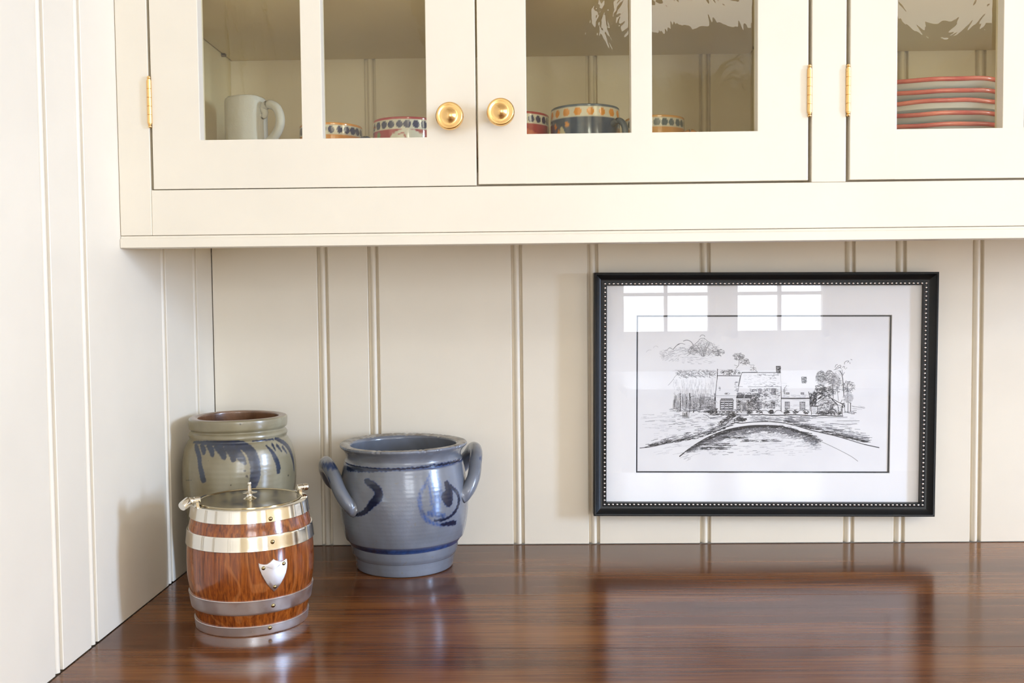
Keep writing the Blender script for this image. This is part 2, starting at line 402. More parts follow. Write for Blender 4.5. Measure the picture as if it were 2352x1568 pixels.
# light rail moulding under the frame
bm = bmesh.new()
mp = [(YF - .0012, .4465), (YF - .0018, .4470), (YF - .0018, .4566), (YF - .0012, .4574), (YF + .0003, .4580), (YF + .0012, .4606), (YF + .003, .4609), (YF + .026, .4609), (YF + .026, .4465)]
add_prism(bm, mp, .0006, XE, lambda a, b, h: Vector((h, a, b - .4465))); obj('light_rail', bm, M['cab'], wc_o, smooth=True)
cb('side_panel', .0006, .0371, YF + .0203, -.0005, .463, ZT, .0003, mat=M['inside'])
cb('side_panel', .8250, .8405, YF + .0203, -.0005, .463, ZT, .0003, mat=M['inside'])
cb('side_panel', .8430, .8585, YF + .0203, -.0005, .463, ZT, .0003, mat=M['inside'])
cb('side_panel', 1.645, XE, YF + .0203, -.0005, .463, ZT, .0003, mat=M['inside'])
cb('top_panel', .0375, 1.6446, YF + .0203, -.0005, 1.27, ZT, .0003, mat=M['inside'])
for x0, x1 in ((.0374, .8247), (.8588, 1.6447)):
    cb('bottom_panel', x0, x1, YF + .0260, -.0005, .534, .5512, .0003); cb('bounce_sheet', x0 + .001, x1 - .001, YF + .028, -.001, .55122, .55195, 0, mat=M['bounce_tone'])  # unseen brown sheet added on the bottom panel to tone the bounce inside
    sh_ = cb('shelf', x0 + .0016, x1 - .0008, -.309, -.0005, .7462, .765, .0006, mat=M['inside'])
    cb('shelf', x0 + .0016, x1 - .0008, -.309, -.0005, 1.00, 1.019, .0006, mat=M['inside'])
    for yy in (-.045, -.27):
        for xx in (x0 + .0001, x1 - .0061):
            bm = bmesh.new(); add_lathe(bm, [(.0022, 0), (.0022, .0060)], 14, 'x', True, (xx, yy, .7437 - .4465)); add_box(bm, xx + .0004, xx + .0058, yy - .004, yy + .004, .7448 - .4465, .74595 - .4465, .0003, 1)
            obj('shelf_pin', bm, M['pin'], wc_o, smooth=True)

def knob(par, x, z):
    prof = [(0, -.0300), (.0025, -.0297), (.0050, -.0282), (.0070, -.0262), (.0092, -.0252), (.0122, -.0254), (.0140, -.0262), (.0150, -.0258), (.0160, -.0235), (.0163, -.0205), (.0158, -.0180), (.0148, -.0165),
            (.0120, -.0130), (.0085, -.0100), (.0072, -.0075), (.0078, -.0050), (.0098, -.0030), (.0102, 0)]
    bm = bmesh.new(); add_lathe(bm, prof, 64, 'y', True, (x, YF, z - .4465)); return obj('knob', bm, M['brass'], par, smooth='all')
def hinge(par, x, z0, z1, side):
    bm = bmesh.new(); L = z1 - z0; b = z0 + .0052; kl = (L - .0104) / 5; prof = []
    prof += [(0, z0), (.0012, z0 + .0002), (.0021, z0 + .0014), (.0021, z0 + .0024), (.0012, z0 + .0036), (.0022, z0 + .0040), (.0022, z0 + .0046)]
    for k in range(5):
        a = b + k * kl
        prof += [(.0021, a + .00005), (.0028, a + .0003), (.0028, a + kl - .0003), (.0021, a + kl - .00005)]
    e = z1
    prof += [(.0022, e - .0046), (.0022, e - .0040), (.0012, e - .0036), (.0021, e - .0024), (.0021, e - .0014), (.0012, e - .0002), (0, e)]
    prof = [(r, z - .4465) for r, z in prof]
    add_lathe(bm, prof, 28, 'z', False, (x, YF - .0014, 0))
    add_box(bm, x - .0007, x + .0007, YF - .0012, YF + .016, z0 + .006 - .4465, z1 - .006 - .4465)
    return obj('hinge', bm, M['brass'], par, smooth=True)
def door(x0, x1, z0, op, hinge_x, knob_p, hz):
    """one door: a mortised frame as one mesh, muntins with it, panes, knob and hinge as its parts"""
    z1 = 1.2275; bm = bmesh.new(); zb = -.4465; yb = YF + .0205
    zo0 = .5755 if x0 > .2 else .5733; zo1 = 1.165
    e = .00075
    add_box(bm, x0, op[0][0], YF, yb, z0 + zb, z1 + zb, e)
    add_box(bm, op[-1][1], x1, YF, yb, z0 + zb, z1 + zb, e)
    add_box(bm, op[0][0] - .002, op[-1][1] + .002, YF + .00002, yb, z0 + zb + .00002, zo0 + zb, .0003)
    add_box(bm, op[0][0] - .002, op[-1][1] + .002, YF + .00002, yb, zo1 + zb, z1 + zb - .00002, .0003)
    for a, b in zip(op, op[1:]): add_box(bm, a[1], b[0], YF + .0002, yb - .0002, zo0 + zb - .002, zo1 + zb + .002, .0006)
    for zc in (.772, .97):
        add_box(bm, op[0][0] - .002, op[-1][1] + .002, YF + .0004, yb - .0004, zc + zb, zc + .0245 + zb, .0003)
    d = obj('door', bm, M['cab'], wc_o)
    zz = [(zo0, .772), (.7965, .97), (.9945, zo1)]
    for a, b in op:
        for c0, c1 in zz:
            bm = bmesh.new(); add_box(bm, a + .0002, b - .0002, YF + .0150, YF + .0172, c0 + zb + .0002, c1 + zb - .0002); obj('pane', bm, M['pane'], d)
    if knob_p: knob(d, *knob_p)
    for q in hz: hinge(d, hinge_x, q, q + .0612, 1)
    return d
door(.0416, .4270, .5158, [(.0990, .2205), (.2449, .3684)], .0398, (.3976, .5938), (.5880, 1.09))
door(.4292, .8176, .5172, [(.4869, .6100), (.6347, .7582)], .8186, (.4568, .5976), (.5905, 1.09))
door(.8662, 1.2510, .5172, [(.9210, 1.0440), (1.0686, 1.1920)], .8637, (1.2215, .5976), (.5905, 1.09))
door(1.2535, 1.6385, .5172, [(1.3115, 1.4345), (1.4590, 1.5820)], 1.6402, (1.283, .5976), (.5905, 1.09))

can = empty('added_canister', (1.58, -.080, 0)); tag(can, 'tall white lidded jar added out of view on the worktop to shade the wall', 'added_canister')  # added out of view so its shadow darkens the wall at the right
lathe('body', [(0, .0003), (.066, .0003), (.070, .004), (.072, .10), (.071, .185), (.066, .192), (0, .192)], M['plate'], can, 64)
cl = lathe('lid', [(.0675, .1925), (.0690, .195), (.064, .203), (.030, .208), (0, .209)], M['plate'], can, 64)
lathe('knob', [(.006, .209), (.005, .214), (.011, .220), (.010, .227), (0, .229)], M['plate'], cl, 32)

# ================= added behind the camera for reflections in the glass =================
isl = empty('added_island', (1.75, -3.05, FLOOR)); tag(isl, 'white-topped island added behind the camera for pale reflections', 'island')  # added pale surface that shows as bright bands in the picture glass
bm = bmesh.new(); add_box(bm, -.80, .80, -.42, .42, 0, .872); obj('body', bm, M['cab'], isl)
bm = bmesh.new(); add_box(bm, -.86, .86, -.48, .48, .873, .910, .003, 2); obj('stone_top', bm, M['stonetop'], isl)
lamp = empty('added_glare_lamp', (1.85, -3.30, CEIL - .001)); tag(lamp, 'long white ceiling lamp added behind the camera for glare in the panes', 'lamp')  # added emitter for the glare at the top of the panes
bm = bmesh.new(); add_box(bm, -1.02, 1.02, -.25, .25, -.05, 0, .004, 2); obj('housing', bm, M['white'], lamp)
bm = bmesh.new(); add_box(bm, -1.0, 1.0, -.23, .23, -.056, -.0505); obj('diffuser', bm, M['diffuser'], lamp)

# ================= stoneware =================
def resample(prof, step):
    out = [prof[0]]
    for (r0, z0), (r1, z1) in zip(prof, prof[1:]):
        n = max(1, int(math.hypot(r1 - r0, z1 - z0) / step))
        for k in range(1, n + 1): out.append((r0 + (r1 - r0) * k / n, z0 + (z1 - z0) * k / n))
    return out
def smooth_prof(pts, n=6):
    return [tuple(p) for p in spline(pts, n)]
def seg_mask(th, z, R, strokes, soft=.0006, wob=.0005):
    """0..1 pigment cover at (theta deg, z); strokes = lists of (theta, z, radius mm)"""
    m = np.zeros_like(th); s = np.radians(th) * R
    wobn = wob * (np.sin(s * 900 + z * 700) * .5 + np.sin(z * 1500 - s * 400) * .5)
    for st in strokes:
        st = [tuple(q) for q in spline(st, 4)] if len(st) > 2 else st
        for (a0, z0, r0), (a1, z1, r1) in zip(st, st[1:]):
            s0, s1 = math.radians(a0) * R, math.radians(a1) * R
            dx, dz = s1 - s0, z1 - z0; L = dx * dx + dz * dz + 1e-12
            t = np.clip(((s - s0) * dx + (z - z0) * dz) / L, 0, 1)
            d = np.hypot(s - s0 - t * dx, z - z0 - t * dz) - (r0 + (r1 - r0) * t) / 1000 + wobn
            m = np.maximum(m, np.clip(.5 - d / (2 * soft), 0, 1))
    return m
def fine_lathe(name, prof, paint, mat, parent, seg, deform=None, loc=None):
    """dense lathe written with numpy; paint(theta_deg, z, outer) -> (n,3)"""
    P = np.array(prof); n = len(P); th = np.arange(seg) * 2 * PI / seg
    T, I = np.meshgrid(th, np.arange(n)); R = P[I, 0]; Z = P[I, 1].copy()
    if deform is not None: R, Z = deform(T, R, Z, I)
    V = np.stack([R * np.sin(T), -R * np.cos(T), Z], -1).reshape(-1, 3)
    i = np.arange(n - 1)[:, None] * seg; j = np.arange(seg)[None, :]; j2 = (j + 1) % seg
    F = np.stack([i + j, i + j2, i + seg + j2, i + seg + j], -1).reshape(-1, 4)
    me = bpy.data.meshes.new(name); me.vertices.add(len(V)); me.vertices.foreach_set('co', V.ravel())
    me.loops.add(F.size); me.loops.foreach_set('vertex_index', F.ravel().astype(np.int32))
    me.polygons.add(len(F)); me.polygons.foreach_set('loop_start', np.arange(0, F.size, 4, dtype=np.int32))
    try: me.polygons.foreach_set('loop_total', np.full(len(F), 4, dtype=np.int32))
    except Exception: pass
    me.polygons.foreach_set('use_smooth', np.ones(len(F), dtype=bool))
    me.update(calc_edges=True)
    if paint is not None:
        thd = (np.degrees(T) + 180) % 360 - 180
        c = paint(thd.ravel(), Z.ravel(), I.ravel())
        col = np.ones((len(V), 4)); col[:, :3] = c
        at = me.attributes.new('paint', 'FLOAT_COLOR', 'POINT'); at.data.foreach_set('color', col.ravel().astype(np.float32))
    me.materials.append(mat)
    o = bpy.data.objects.new(name, me)
    if loc: o.location = loc
    return link(o, parent)
CROCK=[
[(-46.83, 0.19227, 1.31), (-20.36, 0.19353, 2.59), (-1.11, 0.19336, 3.88), (16.97, 0.19131, 4.91), (25.96, 0.18462, 5.94), (30.39, 0.17546, 6.46), (32.22, 0.16251, 6.2), (31.86, 0.14964, 6.2), (29.21, 0.13699, 4.65), (27.27, 0.13197, 2.58)] ,
[(-39.23, 0.18999, 2.61), (-29.07, 0.17863, 3.1), (-25.52, 0.1663, 3.1), (-22.69, 0.15499, 3.61), (-20.6, 0.14615, 3.86)] ,
[(-29.0, 0.19027, 2.85), (-23.49, 0.18401, 3.1), (-22.28, 0.18107, 2.58)] ,
[(-19.25, 0.19087, 3.23), (-13.69, 0.1845, 3.35), (-11.67, 0.17908, 2.83)] ,
[(-8.09, 0.19061, 4.51), (-1.23, 0.18231, 4.5), (1.05, 0.17607, 3.34)] ,
[(4.31, 0.18939, 5.15), (9.9, 0.17958, 4.5), (10.86, 0.17264, 3.08)] ,
[(12.82, 0.18433, 5.15), (18.56, 0.17404, 4.37), (21.75, 0.16746, 2.32)] ,
[(32.42, 0.19423, 0.78), (45.36, 0.19413, 1.05), (60.05, 0.19344, 1.06)] ,
[(63.53, 0.19359, 1.86), (72.67, 0.18834, 3.47), (81.34, 0.17742, 4.3), (86.03, 0.16291, 3.38), (88.07, 0.14611, 1.62)] ,
[(47.34, 0.18652, 1.05), (52.7, 0.17745, 2.62), (56.28, 0.16643, 3.29), (58.24, 0.15684, 3.42), (57.81, 0.15033, 2.89)] ,
[(55.46, 0.18724, 1.84), (57.02, 0.17998, 1.05)] ,
[(61.67, 0.185, 2.11), (66.02, 0.17639, 1.06)] ,
[(69.54, 0.18103, 2.13), (74.11, 0.17283, 1.07)] ,
]
CROCKSPOT=[
[(21.24, 0.15729, 1.54), (21.51, 0.15703, 1.54)] ,
[(23.27, 0.15065, 1.42), (24.17, 0.14864, 1.03)] ,
[(73.38, 0.14178, 0.93), (73.53, 0.14161, 0.93)] ,
[(8.15, 0.13917, 0.77), (8.24, 0.13916, 0.77)] ,
[(-49.86, 0.14111, 0.39), (-37.4, 0.14321, 0.39)] ,
[(-15.7, 0.17136, 0.64), (-15.42, 0.17126, 0.64)] ,
[(18.56, 0.21839, 0.77), (18.88, 0.2181, 0.77)] ,
]
GREY=[
[(-57.55, 0.14941, 3.91), (-34.45, 0.15096, 2.95), (-16.44, 0.1519, 1.9), (4.04, 0.15337, 1.17), (24.26, 0.15408, 1.17), (48.06, 0.15478, 1.34), (77.5, 0.15402, 1.38)] ,
[(-27.88, 0.13629, 3.23), (-19.54, 0.13004, 4.38), (-15.2, 0.1232, 4.96), (-16.02, 0.11452, 5.25), (-21.04, 0.1068, 4.38), (-25.37, 0.09891, 3.22), (-32.38, 0.09114, 2.35), (-41.83, 0.08843, 1.48)] ,
[(48.25, 0.12767, 3.86), (49.22, 0.12301, 4.17)] ,
[(53.4, 0.12349, 2.09), (60.9, 0.11254, 2.41), (62.77, 0.10142, 2.41), (58.69, 0.09053, 2.1), (51.85, 0.08344, 1.79), (43.11, 0.0805, 1.78), (34.13, 0.08115, 1.47)] ,
[(50.5, 0.1175, 5.0), (48.2, 0.110, 8.0), (48.8, 0.1035, 6.0)] ,
[(44.5, 0.1115, 5.5), (47.0, 0.108, 6.5)] ,
[(52.0, 0.1225, 3.5), (50.5, 0.1160, 4.0)] ,
[(41.06, 0.07341, 1.48), (51.15, 0.07293, 2.84), (57.9, 0.07163, 2.7)] ,
]
GREYLIGHT=[
[(27.15, 0.13301, 2.05), (21.19, 0.11941, 2.63), (20.81, 0.10203, 2.34), (24.97, 0.08667, 2.63), (31.07, 0.07876, 2.64), (41.06, 0.07341, 2.07)] ,
[(29.57, 0.13839, 1.76), (31.07, 0.10335, 1.76)] ,
[(33.32, 0.13208, 1.76), (36.31, 0.10231, 1.77)] ,
[(39.38, 0.13677, 2.07), (42.26, 0.11282, 1.77)] ,
[(32.29, 0.14662, 1.47), (24.85, 0.12761, 1.46)] ,
[(37.91, 0.11668, 5.9), (35.08, 0.09519, 5.88)] ,
[(28.92, 0.09192, 3.81), (42.85, 0.08591, 2.96)] ,
]
SHIELD= [(22.24, 0.08616), (23.86, 0.08526), (26.85, 0.08408), (29.54, 0.08405), (32.27, 0.08578), (34.44, 0.08797), (35.47, 0.08891), (37.21, 0.08696), (40.03, 0.08546), (43.22, 0.08467), (45.3, 0.08505), (46.98, 0.08639), (48.07, 0.08633), (48.43, 0.0806), (48.09, 0.07619), (46.99, 0.07063), (45.03, 0.06526), (41.99, 0.05926), (39.16, 0.05444), (35.8, 0.05087), (32.7, 0.05505), (29.22, 0.06083), (26.57, 0.06722), (24.33, 0.07341), (22.96, 0.07892), (22.35, 0.08304)]
SRIV= [(26.27, 0.08019), (44.67, 0.08174), (36.21, 0.05679)]
HRIV= [(34.91, 0.13399), (35.06, 0.1084), (35.15, 0.03448), (32.92, 0.00784)]

# tall crock in the corner
cr = empty('stoneware_crock', (.0816, -.150, 0)); tag(cr, 'tan stoneware crock with cobalt feather brushwork in the corner behind the barrel', 'crock')
op = smooth_prof([(.060, .0004), (.0615, .012), (.064, .04), (.070, .08), (.0755, .1183), (.0767, .1446), (.0757, .163), (.0722, .1800), (.0672, .1905)], 6)
op += smooth_prof([(.0662, .1915), (.0652, .1930), (.0654, .1952), (.0664, .1985), (.0655, .2015), (.0632, .2040), (.0632, .2058), (.0655, .2078), (.0663, .2105), (.0666, .2160), (.0663, .2205), (.0645, .2222)], 5)
outer = resample(op, .0009)
PC_n = len(outer)
def pc(th, z, i):
    m = seg_mask(th, z, .0755, [[(a, zz, w * 1.1) for a, zz, w in st] for st in CROCK]); d = seg_mask(th, z, .0755, CROCKSPOT, .0003)
    edge = seg_mask(th, z, .0755, CROCK, .0014)
    ok = (z < .197)
    dk = np.clip(1 - np.abs(th + 12) / 70, 0, 1) * .45
    return np.stack([m * ok * .93, m * ok * (dk * .6 + .3), d * .9], -1)
def dcr(T, R, Z, I):
    return R + .0003 * np.sin(3 * T + Z * 60) + .00004 * np.sin(Z * 900) * (Z < .19), Z + .0006 * np.sin(T * 2 + .6) * (Z > .2)
fine_lathe('body', outer, pc, M['stone_tan'], cr, 520, dcr)
inner = resample(smooth_prof([(.0645, .2222), (.0600, .2225), (.0560, .2216), (.0545, .2195), (.0560, .200), (.062, .185), (.068, .15), (.066, .10), (.057, .03), (.050, .012), (.0, .010)], 4), .003)
fine_lathe('interior', inner, None, M['brown_slip'], cr, 160, lambda T, R, Z, I: (R + .0003 * np.sin(3 * T + Z * 60), Z + .0006 * np.sin(T * 2 + .6) * (Z > .2)))
# blue grey two-handled crock
gc = empty('handled_crock', (.3061, -.110, 0)); tag(gc, 'blue-grey two-handled stoneware crock with cobalt bands and a curling brush motif', 'crock')
op = smooth_prof([(.0672, .0004), (.0690, .0025), (.0705, .012), (.0735, .0300)], 5)
op += smooth_prof([(.0742, .0318), (.0762, .0345), (.0780, .0372), (.0815, .0420)], 4)
op += smooth_prof([(.0832, .0440), (.0846, .0462), (.0888, .0639), (.0915, .0883), (.0912, .108), (.0889, .129), (.0850, .1500)], 6)
op += smooth_prof([(.0842, .1515), (.0834, .1530), (.0838, .1546), (.0828, .1560), (.0815, .1600), (.0825, .1650), (.0858, .1700), (.0900, .1738), (.0911, .1758), (.0903, .1778)], 4)
outer = resample(op, .0009)
def pg(th, z, i):
    m = seg_mask(th, z, .089, [[(a, zz, w * 1.18) for a, zz, w in st] for st in GREY], .0007, .0008); l = seg_mask(th, z, .089, GREYLIGHT, .0016, .0009)
    n = .5 + .5 * np.sin(np.radians(th) * 5 + 1.3) * np.sin(np.radians(th) * 2.3)
    b1 = np.clip(1 - np.abs(z - .0385) / .0052, 0, 1) ** .35 * (z < .0440) * (z > .0335)
    b2 = np.clip(1 - np.abs(z - .1528) / .0016, 0, 1) ** .5
    bl = np.maximum(b1, b2 * .9)
    hatch = .5 + .5 * np.sin(np.radians(th) * 110 + z * 260)
    l = l * (.55 + .35 * hatch)
    back = np.clip((np.abs(th) - 100) / 10, 0, 1)
    return np.stack([np.maximum(np.maximum(m, l), bl), np.maximum(m * .97, np.maximum(b1 * (.25 + .6 * (th < -10)), b2 * .6) * (.5 + .5 * n)), np.zeros_like(z)], -1)
def dg(T, R, Z, I):
    lip = np.clip((Z - .168) / .008, 0, 1)
    chip = np.clip(np.sin(T * 23) * np.sin(T * 9 + 1) * np.sin(T * 41 + 2), 0, 1) * lip
    return R + .0010 * lip * np.sin(T * 2 + .4) - .0018 * chip + .0003 * np.sin(T * 3 + Z * 50) + .00003 * np.sin(Z * 1100), Z - .0012 * chip + .0005 * np.sin(T * 2) * lip
fine_lathe('body', outer, pg, M['stone_grey'], gc, 560, dg)
inner = resample(smooth_prof([(.0903, .1778), (.0860, .1786), (.0800, .1776), (.0758, .1750), (.0752, .1700), (.0770, .158), (.082, .130), (.084, .09), (.078, .045), (.066, .014), (.0, .010)], 5), .002)
def dgi(T, R, Z, I):
    R2, Z2 = dg(T, R, Z, I); k = np.clip((Z - .172) / .005, 0, 1); return R + (R2 - R) * k, Z + (Z2 - Z) * k
fine_lathe('rim', inner[:int(len(inner) * .09) + 3], lambda th, z, i: np.zeros((len(z), 3)), M['stone_rim'], gc, 560, dgi)
fine_lathe('interior', inner[int(len(inner) * .09) + 2:], lambda th, z, i: np.zeros((len(z), 3)), M['stone_grey'], gc, 200, None if False else dgi)
def ear(az0, sgn=1, dz=0.0):
    key = [(37, .0850, .0960), (34, .0945, .1020), (28, .1010, .1180), (18, .1030, .1380), (5, .1070, .1490), (-9, .1130, .1470), (-20, .1180, .1330), (-28, .1170, .1160), (-35, .1040, .1020), (-40, .0860, .0960)]
    key = [(az0 + sgn * a, r, z + dz) for a, r, z in key]
    pts = spline(key, 6); path = [Vector((r * math.sin(math.radians(a)), -r * math.cos(math.radians(a)), z)) for a, r, z in pts]
    n = len(path); rad = [.0112 + .0030 * abs(2 * i / (n - 1) - 1) ** 3 for i in range(n)]
    bm = bmesh.new(); add_tube(bm, path, rad, 20, .80, ref=(math.sin(math.radians(az0)), -math.cos(math.radians(az0)), .3))
    o = obj('handle', bm, M['stone_grey'], gc, smooth='all')
    me = o.data; at = me.attributes.new('paint', 'FLOAT_COLOR', 'POINT')
    for v in me.vertices:
        c = v.co; k = 0
        for (zz, w) in ((.1520, .0030), (.1330, .0034)):
            if c.z > .12 and abs(c.z - zz) < w and abs(math.degrees(math.atan2(c.x, -c.y)) - (az0 + sgn * 14)) < 8: k = .9
        at.data[v.index].color = (k, k * .6, 0, 1)
ear(-80); ear(112, -1, .010)

# ================= barrel biscuit box =================
bb = empty('biscuit_barrel', (.1516, -.3444, 0), (0, 0, math.radians(35.0)))
tag(bb, 'small oak barrel with silvery hoops, flat metal lid and shield plate', 'barrel')
# profile of the wood and hoops, measured at the outer face of the hoops
def br(z):
    zs = [0, .0115, .0259, .0428, .060, .0698, .085, .0994, .1163, .1303, .1439]; rs = [.0645, .0658, .0689, .0716, .0740, .0745, .0745, .0737, .0719, .0688, .0668]
    return float(np.interp(z, zs, rs))
wp = smooth_prof([(br(z) - .0009, z) for z in (.0008, .012, .027, .043, .060, .0725, .085, .100, .116, .130, .1425)], 5)
bm = bmesh.new(); add_lathe(bm, [(0, .0008)] + wp + [(.060, .1432), (0, .1432)], 128, 'z', False); obj('wooden_body', bm, M['oak'], bb, smooth=True)
def hoop(z0, z1, th, mat, top=False):
    n = 8; o_ = [(br(z0 + (z1 - z0) * k / n) + th, z0 + (z1 - z0) * k / n) for k in range(n + 1)]
    o_[0] = (o_[0][0] - .0003, z0); o_[-1] = (o_[-1][0] - .0003, z1)
    o_.insert(1, (br(z0) + th, z0 + .0004)); o_.insert(len(o_) - 1, (br(z1) + th, z1 - .0004))
    i_ = [(br(z1) - .0012, z1), (br(z0) - .0012, z0)]
    if top: i_ = [(br(z1) - .0010, z1 + .0003), (.0605, z1 + .0003), (.0602, z1 - .0004), (.0602, z1 - .002), (br(z0) - .0012, z1 - .002), (br(z0) - .0012, z0)]
    bm = bmesh.new(); pr = o_ + i_ + [o_[0]]
    add_lathe(bm, pr, 160, 'z', False); bmesh.ops.remove_doubles(bm, verts=bm.verts[:], dist=1e-6)
    return obj('hoop', bm, mat, bb, smooth=True)
hoops = [hoop(.0002, .0115, .0008, M['steel']), hoop(.0259, .0428, .0008, M['steel']), hoop(.0994, .1163, .0008, M['nickel']), hoop(.1303, .1452, .0008, M['nickel'], True)]
hoops[0]['label'] = 'dull pewter hoop at the foot'; hoops[1]['label'] = 'dull pewter hoop low on the belly'
hoops[2]['label'] = 'bright hoop below the rim hoop'; hoops[3]['label'] = 'bright wide rim hoop'
def local(th, z, dr=0.0):
    a = math.radians(th - 35.0); r = br(z) + dr
    return Vector((r * math.sin(a), -r * math.cos(a), z))
def rivet(th, z, dr, par, R=.0024):
    a = math.radians(th - 35.0); p = local(th, z, dr); nrm = Vector((math.sin(a), -math.cos(a), 0))
    bm = bmesh.new(); add_lathe(bm, [(R * 1.0, -.0003), (R, .0002), (R * .86, .0008), (R * .5, .00125), (0, .0014)], 24, 'z', True)
    q = Vector((0, 0, 1)).rotation_difference(nrm).to_matrix().to_4x4(); q.translation = p
    bmesh.ops.transform(bm, matrix=q, verts=bm.verts[:]); return obj('rivet', bm, M['rivet'], par, smooth='all')
for (th, z), k in zip(HRIV, (3, 2, 1, 0)): rivet(th, z, .0008, hoops[k], .0025)
for k in (0, 1, 2, 3): rivet(HRIV[0][0] + 180, HRIV[3 - k][1], .0008, hoops[k], .0025)
# shield
bm = bmesh.new(); cth = sum(a for a, z in SHIELD) / len(SHIELD); cz = sum(z for a, z in SHIELD) / len(SHIELD)
def ring(k, dr): return [bm.verts.new(local(cth + (a - cth) * k, cz + (z - cz) * k, dr)) for a, z in SHIELD]
rr = [ring(1.0, -.0008), ring(1.0, .0003), ring(.965, .0007), ring(.7, .0008), ring(.35, .0008)]; cv = bm.verts.new(local(cth, cz, .0008)); n = len(SHIELD)
for A, B in zip(rr, rr[1:]):
    for i in range(n): bm.faces.new((A[i], A[(i + 1) % n], B[(i + 1) % n], B[i]))
for i in range(n): bm.faces.new((rr[-1][i], rr[-1][(i + 1) % n], cv))
bm.faces.new(rr[0][::-1])
shd = obj('shield', bm, M['steel'], bb, smooth=True); shd['label'] = 'silvery shield plate'
for th, z in SRIV: rivet(th, z, .0007, shd, .0023)
# lid
lid = lathe('lid', [(0, .1440), (.0590, .1440), (.0598, .1444), (.0598, .1466), (.0592, .1470), (.0584, .1468), (.0578, .1460), (.0560, .1457), (.030, .1459), (0, .1460)], M['lidplate'], bb, 128)
fin = lathe('finial', [(.0078, .1459), (.0080, .1464), (.0066, .1472), (.0044, .1482), (.0036, .1494), (.0032, .1510), (.0036, .1520), (.0070, .1526), (.0088, .1531), (.0089, .1534), (.0080, .1537), (.0046, .1542), (.0023, .1550), (.0020, .1610), (.0016, .1614), (.0016, .1620), (.0022, .1625), (.0024, .1640), (.0021, .1653), (.0012, .1660), (0, .1661)], M['nickel'], lid, 48)
for o2 in (fin,): pass
# swivel posts of the handle (axis local x)
for s in (-1, 1):
    bm = bmesh.new()
    zc = .1517; x0 = .0590
    add_lathe(bm, [(0, 0), (.0036, .0002), (.0041, .0008), (.0041, .0068), (.0036, .0072), (.0033, .0074), (.0033, .0080), (.0040, .0084), (.0042, .0088), (.0042, .0120)] + ([(.0041, .0134), (.0034, .0144), (0, .0148)] if s > 0 else [(.0038, .0126), (0, .0128)]), 28, 'x', False, (0, 0, 0))
    for v in bm.verts: v.co = Vector((s * (x0 + v.co.x), v.co.y, v.co.z + zc))
    add_box(bm, *sorted((s * .0605, s * .0650)), -.0035, .0035, .1444, .1500, .0006, 1)
    p = obj('pivot', bm, M['nickel'], bb, smooth=True)
    if s < 0:
        bm = bmesh.new(); add_tube(bm, [(-.0708, 0, zc), (-.0722, 0, zc - .0001), (-.0738, -.0006, zc - .0010), (-.0790, -.0036, zc - .0034), (-.0815, -.0050, zc - .0046)], [.0040, .0053, .0057, .0055, .0050], 18, 1.0)
        obj('handle_end', bm, M['nickel'], bb, smooth=True)

# ================= crockery in the cabinet =================
SH = .5521
def cup(name, label, x, y, R, ztop, rim, band, body, dots, nd, hz, extra=None, haz=None, hcol=None, seed=0, grp='painted cups in the wall cabinet'):
    h = ztop - SH
    root = empty(name, (x, y, SH)); tag(root, label, 'cup', grp)
    prof = smooth_prof([(R * .55, .0002), (R * .60, .003), (R * .62, .006), (R * .86, .020), (R * .97, .036), (R * .995, h * .75), (R * .985, h - .004), (R * .985, h - .0012), (R * .965, h), (R * .93, h - .001), (R * .925, h - .006), (R * .90, h * .6), (R * .75, .02), (0.0, .010)], 6)
    prof = [(0, .0002)] + prof; n_out = None
    prof = resample(prof, .0014)
    rng = random.Random(seed); ph = rng.random() * 360
    zr = h - .0035; zb = h - .0165
    def pt(th, z, i):
        c = np.tile(np.array(body), (len(z), 1)).astype(float)
        c[z > zb] = band
        if True:
            stepd = 360 / nd; k = np.round((th - ph) / stepd); dth = (th - ph - k * stepd); s = np.radians(dth) * R
            kk = (k % nd).astype(int); jx = np.array([rng.uniform(-.0006, .0006) for _ in range(nd + 1)])[kk]; jr = np.array([rng.uniform(.92, 1.1) for _ in range(nd + 1)])[kk]
            zc = (zr + zb) / 2; dd = np.hypot(s - jx, (z - zc) * .98) / (.0049 * jr)
            c[(dd < 1)] = dots
        c[z > zr] = rim
        if extra:
            for col, sts in extra:
                mm = seg_mask(th, z, R, [[(a, h - dz, r) for a, dz, r in st] for st in sts], .0006, .0008)
                c = c * (1 - mm[:, None]) + np.array(col) * mm[:, None]
        return c
    # colour goes by height on the outside; the inside stays pale
    nn = len(prof); ot = max(i for i in range(nn) if prof[i][1] >= max(p[1] for p in prof) - 1e-5)
    def pt2(th, z, i):
        c = pt(th, z, i); c[i > ot] = (.72, .70, .62); return c
    fine_lathe('bowl', prof, pt2, M['cup'], root, 300)
    if haz is not None:
        a = math.radians(haz); d = Vector((math.sin(a), -math.cos(a), 0)); up = Vector((0, 0, 1)); z1, z0 = h * .70, h * .28
        key = [(R * .93, z1), (R + .010, z1 + .004), (R + .0185, z1 - .004), (R + .020, (z0 + z1) / 2), (R + .014, z0 + .002), (R * .93, z0 - .001)]
        path = [d * p[0] + up * p[1] for p in spline(key, 6)]
        bm = bmesh.new(); add_tube(bm, path, .0050, 14, .8, ref=d)
        o = obj('handle', bm, M['cup'], root, smooth='all'); at = o.data.attributes.new('paint', 'FLOAT_COLOR', 'POINT')
        for i in range(len(o.data.vertices)): at.data[i].color = (*(hcol or body), 1)
    return root
NAVY = (.012, .022, .13); OR = (.90, .36, .03); RED = (.50, .03, .045); BL = (.03, .075, .19); WHT = (.88, .87, .82)
cup('painted_cup', 'orange cup with a row of navy dots, beside the white mug', .2064, -.090, .0448, .6285, OR, WHT, OR, NAVY, 26, 0, haz=75, hcol=(.05, .08, .2), seed=2)
